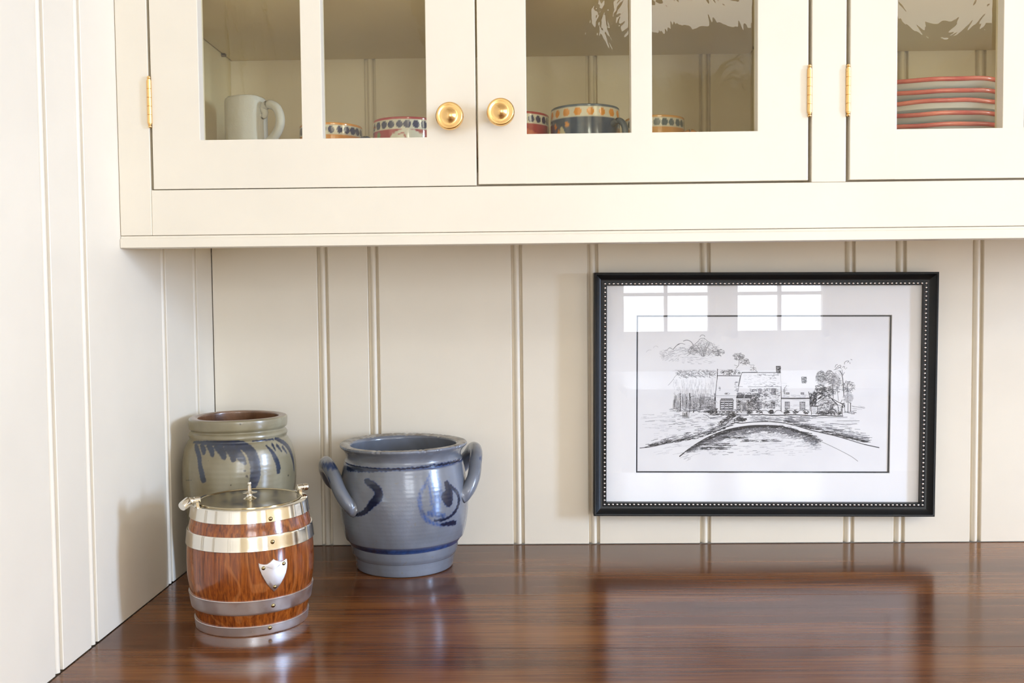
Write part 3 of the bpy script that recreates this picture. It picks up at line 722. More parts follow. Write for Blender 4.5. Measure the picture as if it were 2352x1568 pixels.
cup('painted_cup', 'red cup with navy dots and a white painted shape, left of the brass knobs', .3201, -.130, .0469, .6272, RED, WHT, RED, NAVY, 25, 0, haz=None, seed=5,
    extra=[(WHT, [[(-14, .028, 6), (0, .022, 5), (14, .022, 5), (30, .028, 6)], [(-10, .034, 9), (10, .031, 9), (25, .036, 9)]]), ((.2, .33, .12), [[(-48, .022, 3.5), (-50, .034, 5)]]), (RED, [[(-6, .0235, .9), (2, .0225, .9), (5, .030, .9)]])])
cup('painted_cup', 'red cup with navy dots, just left of the dark blue cup', .4709, -.120, .0477, .6345, RED, WHT, RED, NAVY, 26, 0, haz=None, seed=9,
    extra=[((.75, .16, .10), [[(20, .028, 4), (34, .034, 6), (40, .045, 6)]])])
cup('painted_cup', 'dark blue cup with a row of large orange dots', .5666, -.150, .0474, .6372, (.10, .16, .27), WHT, BL, OR, 18, 0, haz=48, hcol=(.05, .09, .16), seed=4,
    extra=[(OR, [[(-35, .0245, 2.6), (-34, .0265, 3.2)], [(-62, .0245, 2), (-60, .028, 2.4)], [(-52, .034, 3), (-50, .042, 3)]]), ((.8, .78, .6), [[(-45, .032, 3.5), (-42, .042, 4.5)]])])
cup('painted_cup', 'orange cup with a row of grey-blue dots, behind the right pane', .6700, -.080, .0429, .6350, (.85, .45, .14), WHT, (.82, .40, .10), (.10, .15, .2), 24, 0, haz=70, hcol=(.80, .36, .08), seed=7)

mug = empty('mug', (.0961, -.130, SH)); tag(mug, 'plain white handmade clay mug with a curled handle, behind the left pane', 'mug')
mh = .6612 - SH; mp_ = resample([(0, .0003)] + smooth_prof([(.0262, .0003), (.0275, .004), (.0283, .02), (.0290, .06), (.0289, .10), (.0284, mh - .002), (.0276, mh), (.0262, mh - .001), (.0255, mh - .006), (.0252, .02), (0, .012)], 5), .002)
fine_lathe('body', mp_, None, M['clay'], mug, 120, lambda T, R, Z, I: (R * (1 + .008 * np.cos(9 * T) + .004 * np.sin(5 * T + Z * 40)), Z + .0006 * np.sin(3 * T) * (Z > .09)))
a = math.radians(62); d = Vector((math.sin(a), -math.cos(a), 0)); sd = Vector((math.cos(a), math.sin(a), 0)); up = Vector((0, 0, 1))
key = [(.0300, mh - .0255), (.0330, mh - .0225), (.0318, mh - .0170), (.0285, mh - .0140)]
bm = bmesh.new()
path = [(.0265, mh - .024), (.0320, mh - .0262), (.0350, mh - .0215), (.0325, mh - .0165), (.0345, mh - .0125), (.0440, mh - .0110), (.0560, mh - .0170), (.0620, mh - .0300), (.0600, mh - .0440), (.0500, mh - .0560), (.0380, mh - .0630), (.0265, mh - .0660)]
ps = spline(path, 5); n = len(ps); add_tube(bm, [d * p[0] + up * p[1] for p in ps], [.0030 + .0032 * min(1, i / (n * .45)) for i in range(n)], 16, 1.0, ref=d)
obj('handle', bm, M['clay'], mug, smooth='all')

# stack of plates
px, py, pr = 1.017, -.150, .125
tops = [.6500, .6355, .6235, .6080, .5945, .5808, .5690]
names_ = ['topmost plate of the pink-rimmed stack, glazed grey-white', 'pink-rimmed grey-white plate, second from the top of the stack', 'pink-rimmed grey-white plate, third from the top of the stack', 'pink-rimmed grey-white plate, fourth from the top of the stack', 'pink-rimmed grey-white plate, fifth from the top, level with the bottom edge of the pane', 'pink-rimmed grey-white plate, second from the bottom of the stack', 'pink-rimmed grey-white plate, lowest of the stack']
pm = []
for i, zt in enumerate(tops):
    nxt = tops[i + 1] if i + 1 < len(tops) else SH
    rt = empty('plate', (px + random.uniform(-.0006, .0006), py + random.uniform(-.0006, .0006), nxt if i + 1 < len(tops) else SH), (0, 0, random.uniform(0, 6)))
    tag(rt, names_[i], 'plate', 'pink-rimmed plates stacked in the cabinet')
    hh = zt - rt.location.z - .0002; w = .0022
    # underside slopes from the foot to the rim; the nesting gap is kept open
    b = .0004
    fz = b if i + 1 == len(tops) else -(tops[i + 1] - (tops[i + 2] if i + 2 < len(tops) else SH)) + .0036 + .0004
    pp = [(0, b), (.0575, b), (.0582, fz), (.0612, fz), (.0625, b), (.095, b + .0006), (.108, b + .0016), (.116, b + .0038), (pr - .0035, hh - .0052)]
    up_ = [(pr - .004, hh - .0012), (.108, hh - .0035), (.090, b + .0042), (.070, b + .0030), (0, b + .0030)]
    lathe('dish', pp + smooth_prof(up_, 4), M['plate'], rt, 120, cap=False)
    bm = bmesh.new(); rimp = []
    for k in range(15):
        a = -PI * .62 + PI * 1.24 * k / 14; rimp.append((pr - .0030 + .0030 * math.cos(a), hh - .0029 + .0028 * math.sin(a)))
    add_lathe(bm, rimp + [rimp[0]], 200, 'z', False); bmesh.ops.remove_doubles(bm, verts=bm.verts[:], dist=1e-6)
    for v in bm.verts:
        a = math.atan2(v.co.y, v.co.x); v.co.z += .0004 * math.sin(a * 7 + i) + .0003 * math.sin(a * 13 + 2 * i)
    e = obj('rim', bm, M['pink'], rt, smooth='all'); e['label'] = 'glossy pink-red rim'

# ================= framed drawing =================
pf = empty('framed_drawing', (.8415, 0, .2322), (0, math.radians(.47), 0))
tag(pf, 'black-framed pen drawing of a stone house hung on the beaded wall', 'picture')
HW, HH = .2570, .1843
def rect_loft(bm, prof, hw, hh):
    """prof: (inset from the outer edge, y) swept round the rectangle with mitred corners"""
    rings = []
    for ins, y in prof: rings.append([bm.verts.new(Vector((sx * (hw - ins), y, sz * (hh - ins)))) for sx, sz in ((-1, -1), (1, -1), (1, 1), (-1, 1))])
    for A, B in zip(rings, rings[1:]):
        for i in range(4): bm.faces.new((A[i], A[(i + 1) % 4], B[(i + 1) % 4], B[i]))
    return rings
fprof = [(.0195, -.0035), (0.0, -.0035), (0.0, -.0262), (.0006, -.0272), (.0018, -.0276), (.0030, -.0272), (.0036, -.0262)]
fprof += [(.0036 + .0100 * k / 8, -.0262 + .0062 * math.sin(PI / 2 * k / 8)) for k in range(1, 9)]
fprof += [(.0140, -.0206), (.0146, -.0206), (.0148, -.0198), (.0182, -.0198), (.0186, -.0214), (.0195, -.0214), (.0195, -.0035)]
bm = bmesh.new(); rect_loft(bm, fprof, HW, HH); obj('frame', bm, M['black'], pf, smooth=True)
# beads: one mesh shared, one object each
bm = bmesh.new(); bmesh.ops.create_icosphere(bm, subdivisions=2, radius=.0021)
b0 = obj('bead', bm, M['bead'], pf, smooth='all'); b0.location = (-HW + .0166, -.0204, -HH + .0166)
nx_, nz_ = 76, 53
bl = []
for k in range(nx_):
    x = -HW + .0166 + (2 * HW - .0332) * k / (nx_ - 1)
    bl += [(x, HH - .0166)]
    if k > 0: bl += [(x, -HH + .0166)]
for k in range(1, nz_ - 1):
    z = -HH + .0166 + (2 * HH - .0332) * k / (nz_ - 1)
    bl += [(-HW + .0166, z), (HW - .0166, z)]
for x, z in bl:
    c = b0.copy(); c.location = (x, -.0204, z); COL.objects.link(c); c.parent = pf
box('backing', -HW + .010, HW - .010, -.0088, -.0038, -HH + .010, HH - .010, M['gap'], pf)
# mat with a window, black inner mat, paper
OX0, OX1, OZ0, OZ1 = -.1915, .1932, -.1207, .1196      # window in the mat (outer edge of the dark line)
def annulus(bm, X0, X1, Z0, Z1, x0, x1, z0, z1, yf, yb, bevel=.0):
    def rg(a, b, c, d, y): return [bm.verts.new(Vector(p)) for p in ((a, y, c), (b, y, c), (b, y, d), (a, y, d))]
    R = [rg(X0, X1, Z0, Z1, yb), rg(X0, X1, Z0, Z1, yf), rg(x0 - bevel, x1 + bevel, z0 - bevel, z1 + bevel, yf), rg(x0, x1, z0, z1, yb), ]
    for A, B in zip(R, R[1:] + R[:1]):
        for i in range(4): bm.faces.new((A[i], A[(i + 1) % 4], B[(i + 1) % 4], B[i]))
bm = bmesh.new(); annulus(bm, -HW + .012, HW - .012, -HH + .012, HH - .012, OX0, OX1, OZ0, OZ1, -.0118, -.0104, .0006); obj('mat_board', bm, M['mat'], pf)
bm = bmesh.new(); annulus(bm, -HW + .012, HW - .012, -HH + .012, HH - .012, OX0 + .0021, OX1 - .0021, OZ0 + .0021, OZ1 - .0021, -.01025, -.0096, .0); im = obj('inner_mat', bm, M['matcore'], pf); im['label'] = 'thin black inner mat'
pap = box('paper', -HW + .012, HW - .012, -.0094, -.0090, -HH + .012, HH - .012, M['paper'], pf)
box('glazing', -HW + .0185, HW - .0185, -.0168, -.0150, -HH + .0185, HH - .0185, M['picglass'], pf)

# --- the pen drawing: strokes laid out on the sheet; units are those of the sheet's own grid
GX0, GX1, GY0, GY1 = 1461.0, 2045.5, 724.5, 1086.0
def sheet(px_, py_):
    k = (py_ - GY0) / (GY1 - GY0)
    a = 1461.5 - 1.5 * k; b = 2049.5 - 8.5 * k
    u = (px_ - a) / (b - a)
    return OX0 + .0003 + (OX1 - OX0 - .0006) * u, OZ1 - .0003 - (OZ1 - OZ0 - .0006) * k
SV, SF, SM = [], [], []
rg = random.Random(3)
def stroke(pts, w=1.0, m=0, closed=False):
    """polyline in grid units, w = width in grid units"""
    if closed: pts = list(pts) + [pts[0]]
    P = [Vector(sheet(*p)) for p in pts]; w = w * .000325
    for a, b in zip(P, P[1:]):
        d = b - a
        if d.length < 1e-7: continue
        t = d.normalized(); n_ = Vector((-t.y, t.x)) * w; e = t * w * .6; y = -.00945 - .0000005 * (len(SV) % 160)
        k = len(SV)
        for q in (a - e - n_, b + e - n_, b + e + n_, a - e + n_): SV.append((q.x, y, q.y))
        SF.append((k, k + 1, k + 2, k + 3)); SM.append(m)
def Z5(*p): return [(1480 + x / 6.533, 740 + y / 6.533) for x, y in p]
def Z6(*p): return [(1720 + x / 7.84, 800 + y / 7.84) for x, y in p]
def Z3(*p): return [(1340 + x / 4.9, 900 + y / 4.9) for x, y in p]
def Z4(*p): return [(1740 + x / 4.9, 900 + y / 4.9) for x, y in p]
def sp(p, n=4): return [tuple(q) for q in spline(p, n)]
def wig(p, a=.5): return [(x + rg.uniform(-a, a), y + rg.uniform(-a, a)) for x, y in p]
def arc(cx, cy, r, a0, a1, w=.8, m=1, ry=None, n=6):
    ry = ry or r; stroke([(cx + r * math.cos(math.radians(a0 + (a1 - a0) * k / n)), cy + ry * math.sin(math.radians(a0 + (a1 - a0) * k / n))) for k in range(n + 1)], w, m)
def hatch(x0, x1, y0, y1, n, l0, l1, w=.8, m=1, slope=0.0, vert=False):
    for _ in range(n):
        x, y, l = rg.uniform(x0, x1), rg.uniform(y0, y1), rg.uniform(l0, l1)
        if vert: stroke([(x, y), (x + rg.uniform(-.6, .6) + slope * l, min(y + l, y1))], w * rg.uniform(.6, 1.2), m)
        else: stroke([(x, y), (x + l / 2, y + slope * l / 2 + rg.uniform(-.4, .4)), (x + l, y + slope * l)], w * rg.uniform(.6, 1.2), m)
def foliage(cx, cy, rx, ry, n, r0=1.5, r1=4, m=1, w=.8):
    for _ in range(n):
        a, q = rg.uniform(0, 2 * PI), math.sqrt(rg.random()); x, y = cx + rx * q * math.cos(a), cy + ry * q * math.sin(a); s = rg.uniform(r0, r1); b = rg.uniform(150, 240)
        arc(x, y, s, b, b + rg.uniform(100, 190), w * rg.uniform(.6, 1.2), m, s * rg.uniform(.6, 1), 5)
def wash(pts, m=2):
    """a soft grey wash as many pale strokes"""
    (x0, y0), (x1, y1) = pts
    y = y0
    while y < y1: stroke([(x0 + rg.uniform(-3, 3), y), (x1 + rg.uniform(-3, 3), y)], 1.1, m); y += rg.uniform(1.3, 2.4)
def windowd(x0, y0, x1, y1, nx, ny, arch=False):
    stroke([(x0, y0), (x1, y0), (x1, y1), (x0, y1)], .9, 1, True)
    for i in range(nx):
        for j in range(ny):
            a = x0 + (x1 - x0) * (i + .22) / nx; b = x0 + (x1 - x0) * (i + .85) / nx; c = y0 + (y1 - y0) * (j + .5) / ny; stroke([(a, c), (b, c)], (y1 - y0) / ny * .62 * .9, 0 if rg.random() < .7 else 1)
    if arch: arc((x0 + x1) / 2, y0 - .3, (x1 - x0) * .75, 200, 340, .7, 1, 3)
def stones(x0, x1, y0, y1, n, m=1):
    for _ in range(n):
        x, y = rg.uniform(x0, x1), rg.uniform(y0, y1); r = rg.uniform(1.2, 3.2); a = rg.choice((0, 180, 90)); arc(x, y, r, a, a + rg.uniform(120, 300), .7, m, r * .5, 5)
    hatch(x0, x1 - 3, y0, y1, int(n * .5), 1.5, 4, .9, 0)
# far left crowns
for cx, cy, r, a0, a1 in ((1506, 800, 6, 190, 330), (1492, 812, 9, 200, 290)): arc(cx, cy, r, a0, a1, .6, 2)
stroke(sp(Z5((330, 420), (380, 380), (430, 400), (500, 330), (560, 315), (610, 330))), .9, 1)
stroke(sp(Z5((430, 405), (480, 350), (530, 320))), 1.5, 1)
stroke(sp(Z5((585, 280), (640, 265), (700, 290), (735, 340))), 1.3, 1)
stroke(sp(Z5((530, 380), (590, 385), (625, 405), (560, 430))), .7, 1)
hatch(1533, 1575, 798, 815, 60, 3, 9, .7, 2, -.25); foliage(1530, 815, 16, 10, 40, 1.5, 4, 2, .7); hatch(1518, 1560, 812, 830, 60, 2, 7, .7, 2, -.5)
# main crown
stroke(sp(Z5((835, 215), (860, 190), (900, 195), (910, 215))), 1.0, 1); hatch(1606, 1618, 776, 783, 12, 1, 3, .8, 1)
stroke(sp(Z5((755, 330), (800, 290), (840, 245), (900, 240), (960, 290), (1010, 310), (1040, 370), (1110, 420), (1125, 440), (1100, 450))), .8, 1)
stroke(sp(Z5((660, 420), (720, 350), (790, 340), (760, 360), (700, 410))), .8, 1)
stroke(sp(Z5((640, 500), (700, 470), (760, 490))), .9, 1)
foliage(1616, 800, 28, 14, 80, 1.5, 4.5, 1, .5); foliage(1616, 803, 38, 16, 110, 1.5, 4, 2, .7); foliage(1650, 810, 14, 9, 60, 1.5, 3.5, 1, .7); foliage(1588, 806, 14, 8, 40, 1.5, 3.5, 1, .7)
hatch(1588, 1655, 785, 816, 70, 3, 8, .8, 2, -.2)
for p in (((870, 515), (840, 420), (800, 360)), ((885, 515), (870, 420), (845, 370)), ((900, 510), (905, 420), (945, 300)), ((910, 505), (930, 400), (970, 340)), ((890, 510), (890, 430), (885, 400)), ((960, 500), (1020, 440), (1110, 430)), ((865, 505), (830, 460), (780, 430))): stroke(sp(Z5(*p)), 1.1, 1)
hatch(1560, 1640, 818, 836, 60, 3, 9, .6, 2, .1)
# slim tree over the wing
foliage(1697, 820, 13, 8, 60, 1.5, 3.5, 1, .8); foliage(1712, 832, 10, 7, 40, 1.5, 3.5, 1, .8)
stroke(sp(Z5((1380, 690), (1420, 640), (1430, 560), (1440, 500))), 1.2, 1); stroke(Z5((1355, 640), (1400, 655)), .8, 1)
stroke(sp(Z5((1545, 600), (1600, 640), (1650, 640), (1640, 690), (1700, 740))), .8, 1); foliage(1730, 848, 7, 5, 14, 1.2, 3, 1, .7)
# wood band and trunks
hatch(1552, 1640, 850, 866, 150, 2, 6, .7, 1, .5); foliage(1600, 858, 50, 8, 130, 1, 3, 1, .6); foliage(1680, 856, 25, 6, 90, 1, 3, 0, .7); hatch(1540, 1700, 848, 853, 60, 3, 9, .7, 2)
stroke(sp(Z5((355, 945), (420, 870), (470, 800), (560, 750))), .7, 1); stroke(Z5((1100, 700), (1095, 850)), 1.5, 0); stroke(Z5((980, 760), (980, 830)), .9, 1)
hatch(1546, 1640, 868, 905, 150, 4, 16, .6, 2, 0, True)
hatch(1545, 1642, 903, 938, 230, 8, 26, .7, 1, 0, True); hatch(1550, 1642, 903, 942, 330, 3, 9, .9, 2, .3); foliage(1620, 925, 24, 14, 170, 1, 3, 1, .6)
for x, y0, y1, w in ((1562, 903, 944, 1.8), (1584, 903, 946, 2.6), (1593, 920, 947, 2.4), (1607, 918, 942, 1.6), (1557, 920, 943, 1.2), (1575, 905, 940, 1.0), (1614, 920, 940, 1.0)): stroke(sp([(x, y0), (x + .8, (y0 + y1) / 2), (x - .4, y1)]), w, 0)
stroke(sp(Z5((680, 1160), (700, 1120), (760, 1100))), 1.6, 1)
hatch(1535, 1600, 938, 946, 50, 5, 14, .9, 1, .03); hatch(1590, 1640, 934, 948, 60, 5, 12, 1.1, 0, -.15)
for k in range(9): x = 1568 + k * 1.7; stroke([(x, 957 + rg.random() * 3), (x + rg.uniform(-1.5, 1.5), 950 - rg.random() * 4)], .9, 0)
# left wing
stroke(Z5((1100, 800), (1450, 803)), 1.7, 0); stroke(Z5((1100, 805), (1072, 1040), (1070, 1130), (1066, 1285)), 1.2, 0); stroke(Z5((1058, 1070), (1062, 1280)), 2.4, 0)
stroke(Z5((1452, 805), (1405, 1050)), 1.2, 1); stroke(Z5((1080, 1100), (1400, 1104)), .7, 1); stroke(Z5((1080, 1120), (1385, 1124)), .6, 2)
hatch(1650, 1654, 888, 898, 10, 1, 3, .8, 1); hatch(1687, 1694, 876, 900, 24, 1, 4, .9, 1)
arc(1670.5, 904, 6, 0, 360, .7, 1, 2, 12); hatch(1666, 1672, 903, 905, 6, 1, 3, 1, 0)
for k in range(16): x = 1656.5 + k * 1.75; stroke([(x, 915.5), (x - .8, 920)], 1.2, 0 if k % 2 else 1)
stroke(Z5((1160, 1145), (1325, 1145), (1345, 1175), (1140, 1175)), 1.0, 0, True)
for k in range(3): windowd(1655.5 + k * 9.6, 922, 1664 + k * 9.6, 940.5, 2, 4)
stroke(Z5((1140, 1180), (1140, 1315), (1335, 1318), (1335, 1180)), 1.1, 0)
hatch(1648, 1690, 925, 944, 8, 4, 9, .5, 2)
# main house
stroke(Z5((1470, 752), (1700, 748)), 1.9, 0); stroke(Z6((0, 432), (190, 432), (490, 432), (570, 440)), 1.5, 0)
stroke(Z5((1470, 755), (1440, 830), (1410, 960)), 1.3, 0); stroke(Z6((580, 440), (592, 690)), .8, 2); stroke(Z6((-10, 690), (195, 690), (595, 688)), 1.0, 1); stroke(Z5((1410, 960), (1480, 965)), .8, 1)
hatch(1708, 1790, 858, 886, 90, 2, 8, .6, 2, .05); hatch(1740, 1788, 857, 862, 24, 2, 6, .8, 1, .15); hatch(1745, 1790, 878, 887, 22, 2, 7, .7, 1, .05); foliage(1776, 869, 8, 5, 10, 1.5, 3, 1, .6)
for (a, b, c, d) in ((500, 320, 578, 430), (960, 515, 1045, 620)):
    stroke(Z6((a, b), (c, b), (c - 8, d), (a + 8, d)), 1.2, 0, True); x0, y0 = Z6((a, b))[0]; x1, y1 = Z6((c, d))[0]; hatch(x0 + .5, x1 - 3, y0, y1, 26, 2, 5, 1.2, 0, .1); hatch(x0, x1 - 2, y0, y1, 24, 1, 4, 1.2, 1, .5)
stones(1722, 1793, 892, 938, 210); stones(1694, 1722, 902, 911, 40); stones(1724, 1745, 903, 943, 110, 0); hatch(1722, 1792, 895, 940, 130, 2, 5, .7, 2)
stroke(Z6((588, 690), (590, 905), (585, 1130)), 1.3, 0)
def clear(x0, y0, x1, y1): pass
windowd(*Z6((415, 722))[0], *Z6((487, 828))[0], 3, 4); windowd(*Z6((182, 725))[0], *Z6((230, 808))[0], 2, 4)
windowd(*Z6((158, 965))[0], *Z6((232, 1082))[0], 3, 5, True); windowd(*Z6((405, 968))[0], *Z6((473, 1078))[0], 3, 5, True)
arc(1761, 932, 3.4, 0, 360, .9, 0, 1.8, 10); arc(1766, 908, 4, 60, 280, 1, 0, 2.5); arc(1762, 895, 2.5, 60, 280, .8, 1, 2.2)
# entrance porch
for k in range(22): x = 1693.5 + k * 1.52; stroke([(x, 907.5), (x - 1.4, 913.5)], 1.4, 0 if k not in (11, 12) else 2)
stroke(Z5((1412, 1092), (1618, 1090), (1600, 1136), (1383, 1136)), 1.0, 0, True); stroke(Z5((1388, 1150), (1388, 1350)), 1.1, 1); stroke(Z5((1600, 1150), (1588, 1355)), 1.1, 1); stroke(Z5((1385, 1150), (1600, 1148)), .9, 1)
stones(1694, 1701, 918, 944, 34, 0); stones(1718, 1723, 918, 944, 26, 0); stroke(Z5((1445, 1160), (1445, 1340)), 1.0, 0); stroke(Z5((1555, 1160), (1552, 1340)), 1.0, 0)
hatch(1704, 1716, 917, 944, 50, 5, 18, .8, 1, 0, True); stroke(Z5((1465, 1165), (1540, 1165), (1540, 1335), (1465, 1335)), 1.0, 0, True); stroke(Z5((1375, 1360), (1590, 1357)), 1, 1); stroke(Z5((1375, 1385), (1590, 1385)), 1.2, 0)
# right wing
stroke(Z6((590, 895), (850, 900), (1105, 895)), 2.3, 0); stroke(Z6((590, 912), (1105, 908)), .7, 1); stroke(Z6((1085, 780), (1108, 895), (1112, 1130)), 1.4, 0)
stroke(Z6((690, 665), (655, 710), (660, 830)), 1.0, 1); hatch(1800, 1804, 890, 905, 16, 1, 3, .9, 1, .3, True)
for x in (680, 945): windowd(*Z6((x, 795))[0], *Z6((x + 55, 825))[0], 3, 2)
hatch(1797, 1860, 906, 913, 40, 2, 8, .7, 2, .1); hatch(1797, 1855, 917, 942, 34, 4, 16, .5, 2, .01); stroke(Z6((590, 920), (592, 1130)), .9, 1)
windowd(*Z6((657, 962))[0], *Z6((740, 1090))[0], 3, 5); windowd(*Z6((925, 962))[0], *Z6((1020, 1098))[0], 3, 5)
stroke(Z6((600, 625), (690, 630)), .5, 2); hatch(1796, 1808, 880, 900, 14, 2, 6, .5, 2)
# link and barn
for _ in range(110): x, y = rg.uniform(1861, 1876), rg.uniform(903, 929); stroke([(x, y), (x + rg.uniform(-1.5, 1.5), y + rg.uniform(3, 7))], 1.4, 0 if rg.random() < .75 else 1)
hatch(1872, 1890, 903, 918, 40, 3, 7, 1.1, 0, -.6)
stroke(Z6((1112, 1035), (1250, 1040)), 2.4, 0); stroke(Z6((1130, 1045), (1135, 1195)), 1.2, 0); stroke(Z6((1248, 1045), (1240, 1185)), 1.2, 0); stroke(Z6((1140, 1165), (1235, 1168)), 1.0, 1); wash([(1866, 935), (1876, 947)])
stroke(Z6((1232, 985), (1330, 905), (1420, 850)), 1.3, 0); stroke(Z6((1255, 995), (1340, 925), (1385, 880)), .8, 1); stroke(Z6((1420, 850), (1500, 900), (1600, 955), (1722, 1020)), 1.5, 0); stroke(Z6((1505, 915), (1610, 1020)), 2.0, 0); stroke(Z6((1610, 1012), (1700, 1040), (1722, 1020)), .9, 1)
stones(1880, 1923, 925, 950, 120); stones(1890, 1912, 912, 926, 40); stroke(Z6((1690, 1030), (1690, 1200)), 1.2, 0); stroke(Z6((1610, 1020), (1625, 1200)), 1.0, 0); hatch(1926, 1935, 930, 950, 22, 2, 6, .9, 1, 0, True)
windowd(*Z6((1475, 1015))[0], *Z6((1525, 1085))[0], 2, 4); stroke(sp(Z6((1440, 1170), (1450, 1120), (1500, 1095), (1560, 1110), (1585, 1160))), 2.0, 0)
# trees on the right
stroke(sp(Z6((1265, 560), (1255, 500), (1285, 430), (1330, 420), (1370, 480), (1420, 500), (1410, 430), (1450, 395), (1510, 420), (1560, 470))), .9, 0)
foliage(1888, 866, 11, 13, 210, 1, 3, 0, .6); foliage(1888, 870, 12, 18, 160, 1.2, 3, 2, .9); foliage(1908, 868, 12, 16, 170, 1, 3, 1, .7); foliage(1920, 885, 14, 22, 170, 1.2, 3.4, 1, .7)
foliage(1925, 870, 12, 18, 90, 1.2, 3, 2, .8); foliage(1950, 890, 14, 14, 120, 1.2, 3.4, 1, .7); foliage(1950, 915, 11, 10, 150, 1.2, 3, 2, .9); foliage(1900, 900, 18, 12, 170, 1, 3, 0, .7); foliage(1885, 893, 12, 10, 90, 1, 3, 0, .8); foliage(1870, 905, 8, 5, 40, 1, 3, 0, .9)
for p, w in ((((1650, 400), (1690, 480), (1710, 640), (1722, 860)), 1.6), (((1690, 380), (1700, 470), (1690, 500)), 1.0), (((1735, 430), (1700, 490)), .9), (((1520, 640), (1525, 760), (1530, 900)), 1.2), (((1450, 700), (1455, 860)), 1.2), (((1600, 680), (1610, 820), (1625, 940)), 1.0), (((1790, 640), (1790, 850), (1795, 960), (1790, 1160)), 1.2), (((1840, 980), (1838, 1140)), 1.6), (((1730, 980), (1740, 1150)), 1.0)): stroke(sp(Z6(*p)), w, 0 if w > 1.1 else 1)
for p in (((1570, 370), (1620, 320), (1655, 300)), ((1565, 340), (1580, 300), (1610, 290)), ((1620, 350), (1670, 330), (1665, 300)), ((1735, 285), (1740, 250), (1780, 225), (1815, 230), (1790, 255)), ((1700, 340), (1730, 320), (1735, 360)), ((1850, 195), (1872, 208)), ((1830, 250), (1838, 275)), ((1765, 355), (1780, 350)), ((1750, 370), (1758, 372))): stroke(sp(Z6(*p)), 1.1, 1)
stroke(sp(Z6((1545, 385), (1600, 370), (1640, 345), (1680, 360))), 1, 1)
stroke(sp(Z6((1690, 925), (1665, 985), (1720, 990))), 1.0, 0); hatch(1936, 1942, 925, 936, 20, 1, 4, 1, 0, 0, True); stroke(Z6((1760, 965), (1800, 970), (1850, 985)), 1.4, 1)
hatch(1938, 1962, 942, 952, 20, 3, 12, .8, 1, .02); hatch(1955, 1985, 932, 940, 12, 4, 14, .7, 2, .08); stroke(sp(Z6((1860, 1035), (1930, 1050), (2000, 1060), (2070, 1060))), .9, 1)
# planting along the walls
for x in range(1634, 1700, 8): arc(x, 949, 6, 180, 350, 1.2, 0, 5, 8)
stroke(sp(Z5((955, 1360), (1000, 1310), (1060, 1290), (1095, 1370))), 1.6, 0); hatch(1628, 1646, 940, 952, 80, 2, 4, .9, 0, -.5); foliage(1658, 949, 8, 4, 30, 1, 2.5, 1, .8); foliage(1676, 949, 8, 4, 30, 1, 2.5, 0, .8)
stroke(sp(Z5((885, 1385), (940, 1400), (990, 1435), (1100, 1420), (1170, 1415))), 1.3, 1); hatch(1626, 1700, 951, 954, 40, 3, 8, 1.2, 0, .02)
for cx in (1733, 1757, 1789, 1815, 1842): arc(cx, 949, 9, 190, 340, 1.1, 0, 7, 8)
for cx, n in ((1722, 40), (1745, 30), (1772, 60), (1808, 50), (1828, 30), (1852, 34)): foliage(cx, 947, 6, 5, n, 1, 2.8, 0, .9)
for cx in (1884, 1890, 1910): arc(cx, 952, 9, 190, 350, 1.6, 0, 7, 8)
foliage(1892, 951, 12, 3, 50, 1, 2.4, 0, .8); foliage(1912, 950, 8, 4, 40, 1, 2.4, 0, .8); foliage(1928, 950, 6, 4, 30, 1, 2.4, 0, .8)
stroke(wig(sp(Z6((40, 1200), (250, 1195), (450, 1205), (700, 1200), (900, 1195), (1130, 1215), (1300, 1205), (1500, 1215), (1700, 1215))), .5), 2.2, 0)
stroke(sp(Z6((700, 1220), (900, 1240), (1100, 1215), (1300, 1240), (1500, 1245), (1780, 1235))), 1.2, 1)
hatch(1722, 1870, 955, 961, 60, 4, 14, .8, 1, .01)
# ground left
stroke(Z3((640, 305), (900, 280), (1000, 270)), .7, 2); stroke(Z3((690, 335), (800, 325)), .8, 1); hatch(1470, 1640, 948, 985, 80, 6, 22, .6, 2, -.06); hatch(1530, 1660, 952, 990, 60, 5, 20, .8, 1, -.06)
hatch(1500, 1540, 975, 1010, 26, 6, 16, .5, 2, -.1)
for k in range(330):
    t_ = rg.random(); x = 1480 + 215 * t_; yb_ = 1028 - 16 * (x - 1480) / 100 if x < 1580 else 1012 - 42 * ((x - 1580) / 115) ** 1.25
    y = yb_ - abs(rg.gauss(0, 1)) * (4 + 9 * t_); l = rg.uniform(4, 14); stroke([(x, y), (x + l, y - l * .22)], .9, 0 if abs(y - yb_) < 5 or rg.random() < .35 else 1)
stroke(sp(Z3((630, 635), (750, 622), (900, 590), (1150, 530), (1280, 490), (1400, 450), (1520, 405), (1600, 370), (1640, 330), (1680, 295), (1720, 265))), 1.6, 0)
for _ in range(150): t_ = rg.random(); x, y = 1652 + 38 * t_, 975 - 24 * t_; foliage(x, y, 6, 4, 1, 1, 2.6, 0, .9)
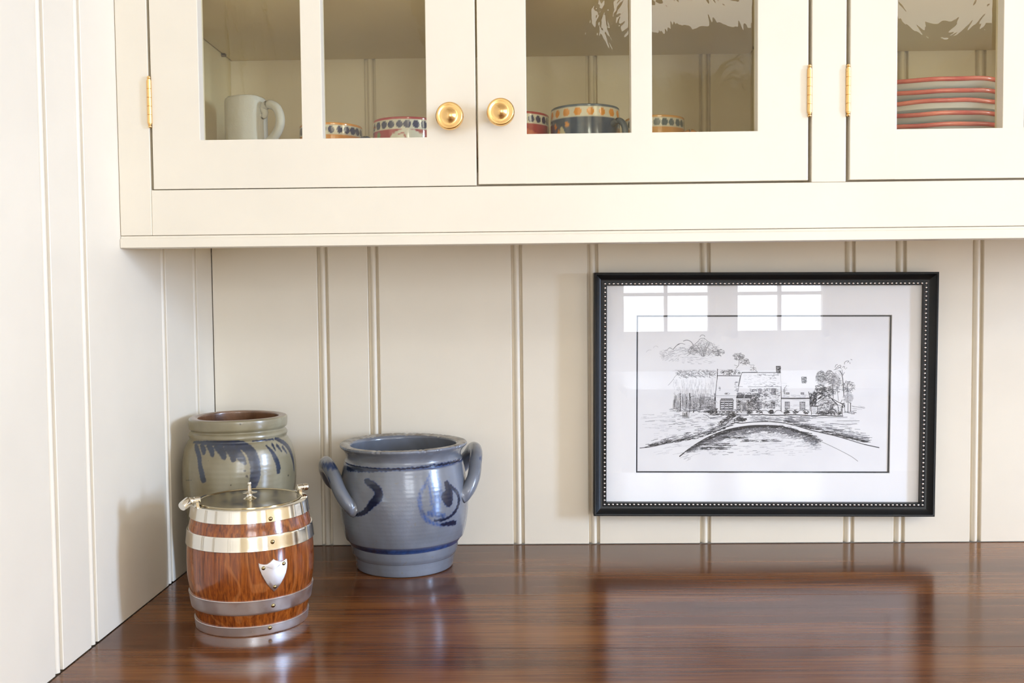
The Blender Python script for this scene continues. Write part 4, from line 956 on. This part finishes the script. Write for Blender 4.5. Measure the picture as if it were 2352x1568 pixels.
# ground right of the path
stroke(sp(Z3((1705, 345), (1700, 320), (1730, 290), (1790, 270), (1860, 262))), 1.3, 0); stroke(sp(Z3((1705, 345), (1780, 352), (1900, 340), (2050, 334), (2156, 335))), 1.8, 0)
foliage(1703, 964, 12, 5, 130, 1, 2.4, 0, .8); hatch(1715, 1790, 958, 968, 60, 5, 16, .7, 1, .01)
stroke(sp(Z4((0, 335), (150, 334), (300, 350), (450, 385), (600, 430), (750, 465), (900, 500), (1050, 545), (1200, 590), (1370, 628))), 2.0, 0)
stroke(sp(Z4((900, 500), (1050, 545), (1200, 590))), 1.2, 1)
for k in range(360):
    x = rg.uniform(1800, 1985); yb_ = 970 + (x - 1800) * .258; y = yb_ - abs(rg.gauss(0, 1)) * 9; l = rg.uniform(5, 20)
    if y > 958: stroke([(x, y), (x + l, y + rg.uniform(-.3, .9))], .9, 0 if yb_ - y < 5 else 1)
hatch(1750, 1960, 958, 978, 70, 6, 22, .6, 2, .01); stroke(Z4((900, 325), (1150, 324)), 1.0, 1); stroke(Z4((820, 355), (1000, 370), (1120, 358)), 1.2, 1); stroke(Z4((1060, 460), (1250, 492)), .7, 2)
# big ground hatch below the drive
lo = sp(Z3((1080, 730), (1180, 650), (1300, 570), (1450, 490), (1650, 420), (1900, 380), (2156, 380)), 6) + sp(Z4((30, 378), (250, 385), (450, 440), (560, 480)), 6)
stroke(lo, 2.4, 0); stroke(sp(Z4((560, 480), (700, 550), (850, 620), (950, 670), (1060, 730), (1130, 782))), 1.0, 1)
def yl(x):
    for a, b in zip(lo, lo[1:]):
        if a[0] <= x <= b[0] + 1e-6: return a[1] + (b[1] - a[1]) * (x - a[0]) / max(1e-6, b[0] - a[0])
    return lo[-1][1] + (x - lo[-1][0]) * .55
for k in range(1250):
    x = rg.uniform(1562, 1875); e = abs(rg.gauss(0, 1)); y = yl(x) + 1 + e * (12 if x > 1620 else 5); l = rg.uniform(4, 17)
    if y < 1040: stroke([(x, y), (x + l * .5, y - .12 * l + rg.uniform(-.4, .4)), (x + l, y - l * .1 + rg.uniform(-.5, .5))], rg.uniform(.7, 1.5), 0 if e < .45 else (1 if e < 1.5 else 2))
for (x0, x1, y) in ((1590, 1680, 1022), (1640, 1700, 1006), (1600, 1660, 1030), (1700, 1780, 1012)): hatch(x0, x1, y - 3, y + 3, 34, 6, 20, 1.1, 0, -.05)
hatch(1590, 1850, 1015, 1046, 90, 5, 22, .7, 2, -.03); hatch(1600, 1780, 1035, 1045, 16, 4, 10, .8, 1, 0); hatch(1500, 1600, 1015, 1046, 30, 8, 26, .5, 2, -.2); hatch(1560, 1580, 1046, 1060, 16, 5, 12, .7, 2, -.45)
# the artist's tiny scribble
stroke(sp(Z4((985, 412), (1005, 408), (1012, 416), (1022, 404), (1030, 416), (1036, 402), (1042, 416), (1050, 402), (1058, 410), (1066, 404))), .8, 1)
me = bpy.data.meshes.new('pen_strokes'); me.from_pydata(SV, [], SF)
for q in ('ink', 'ink2', 'ink3'): me.materials.append(M[q])
me.polygons.foreach_set('material_index', SM); me.update()
dr = bpy.data.objects.new('pen_strokes', me); link(dr, pf); dr['kind'] = 'stuff'; dr['label'] = 'pen drawing of a stone house, trees and a curving drive'
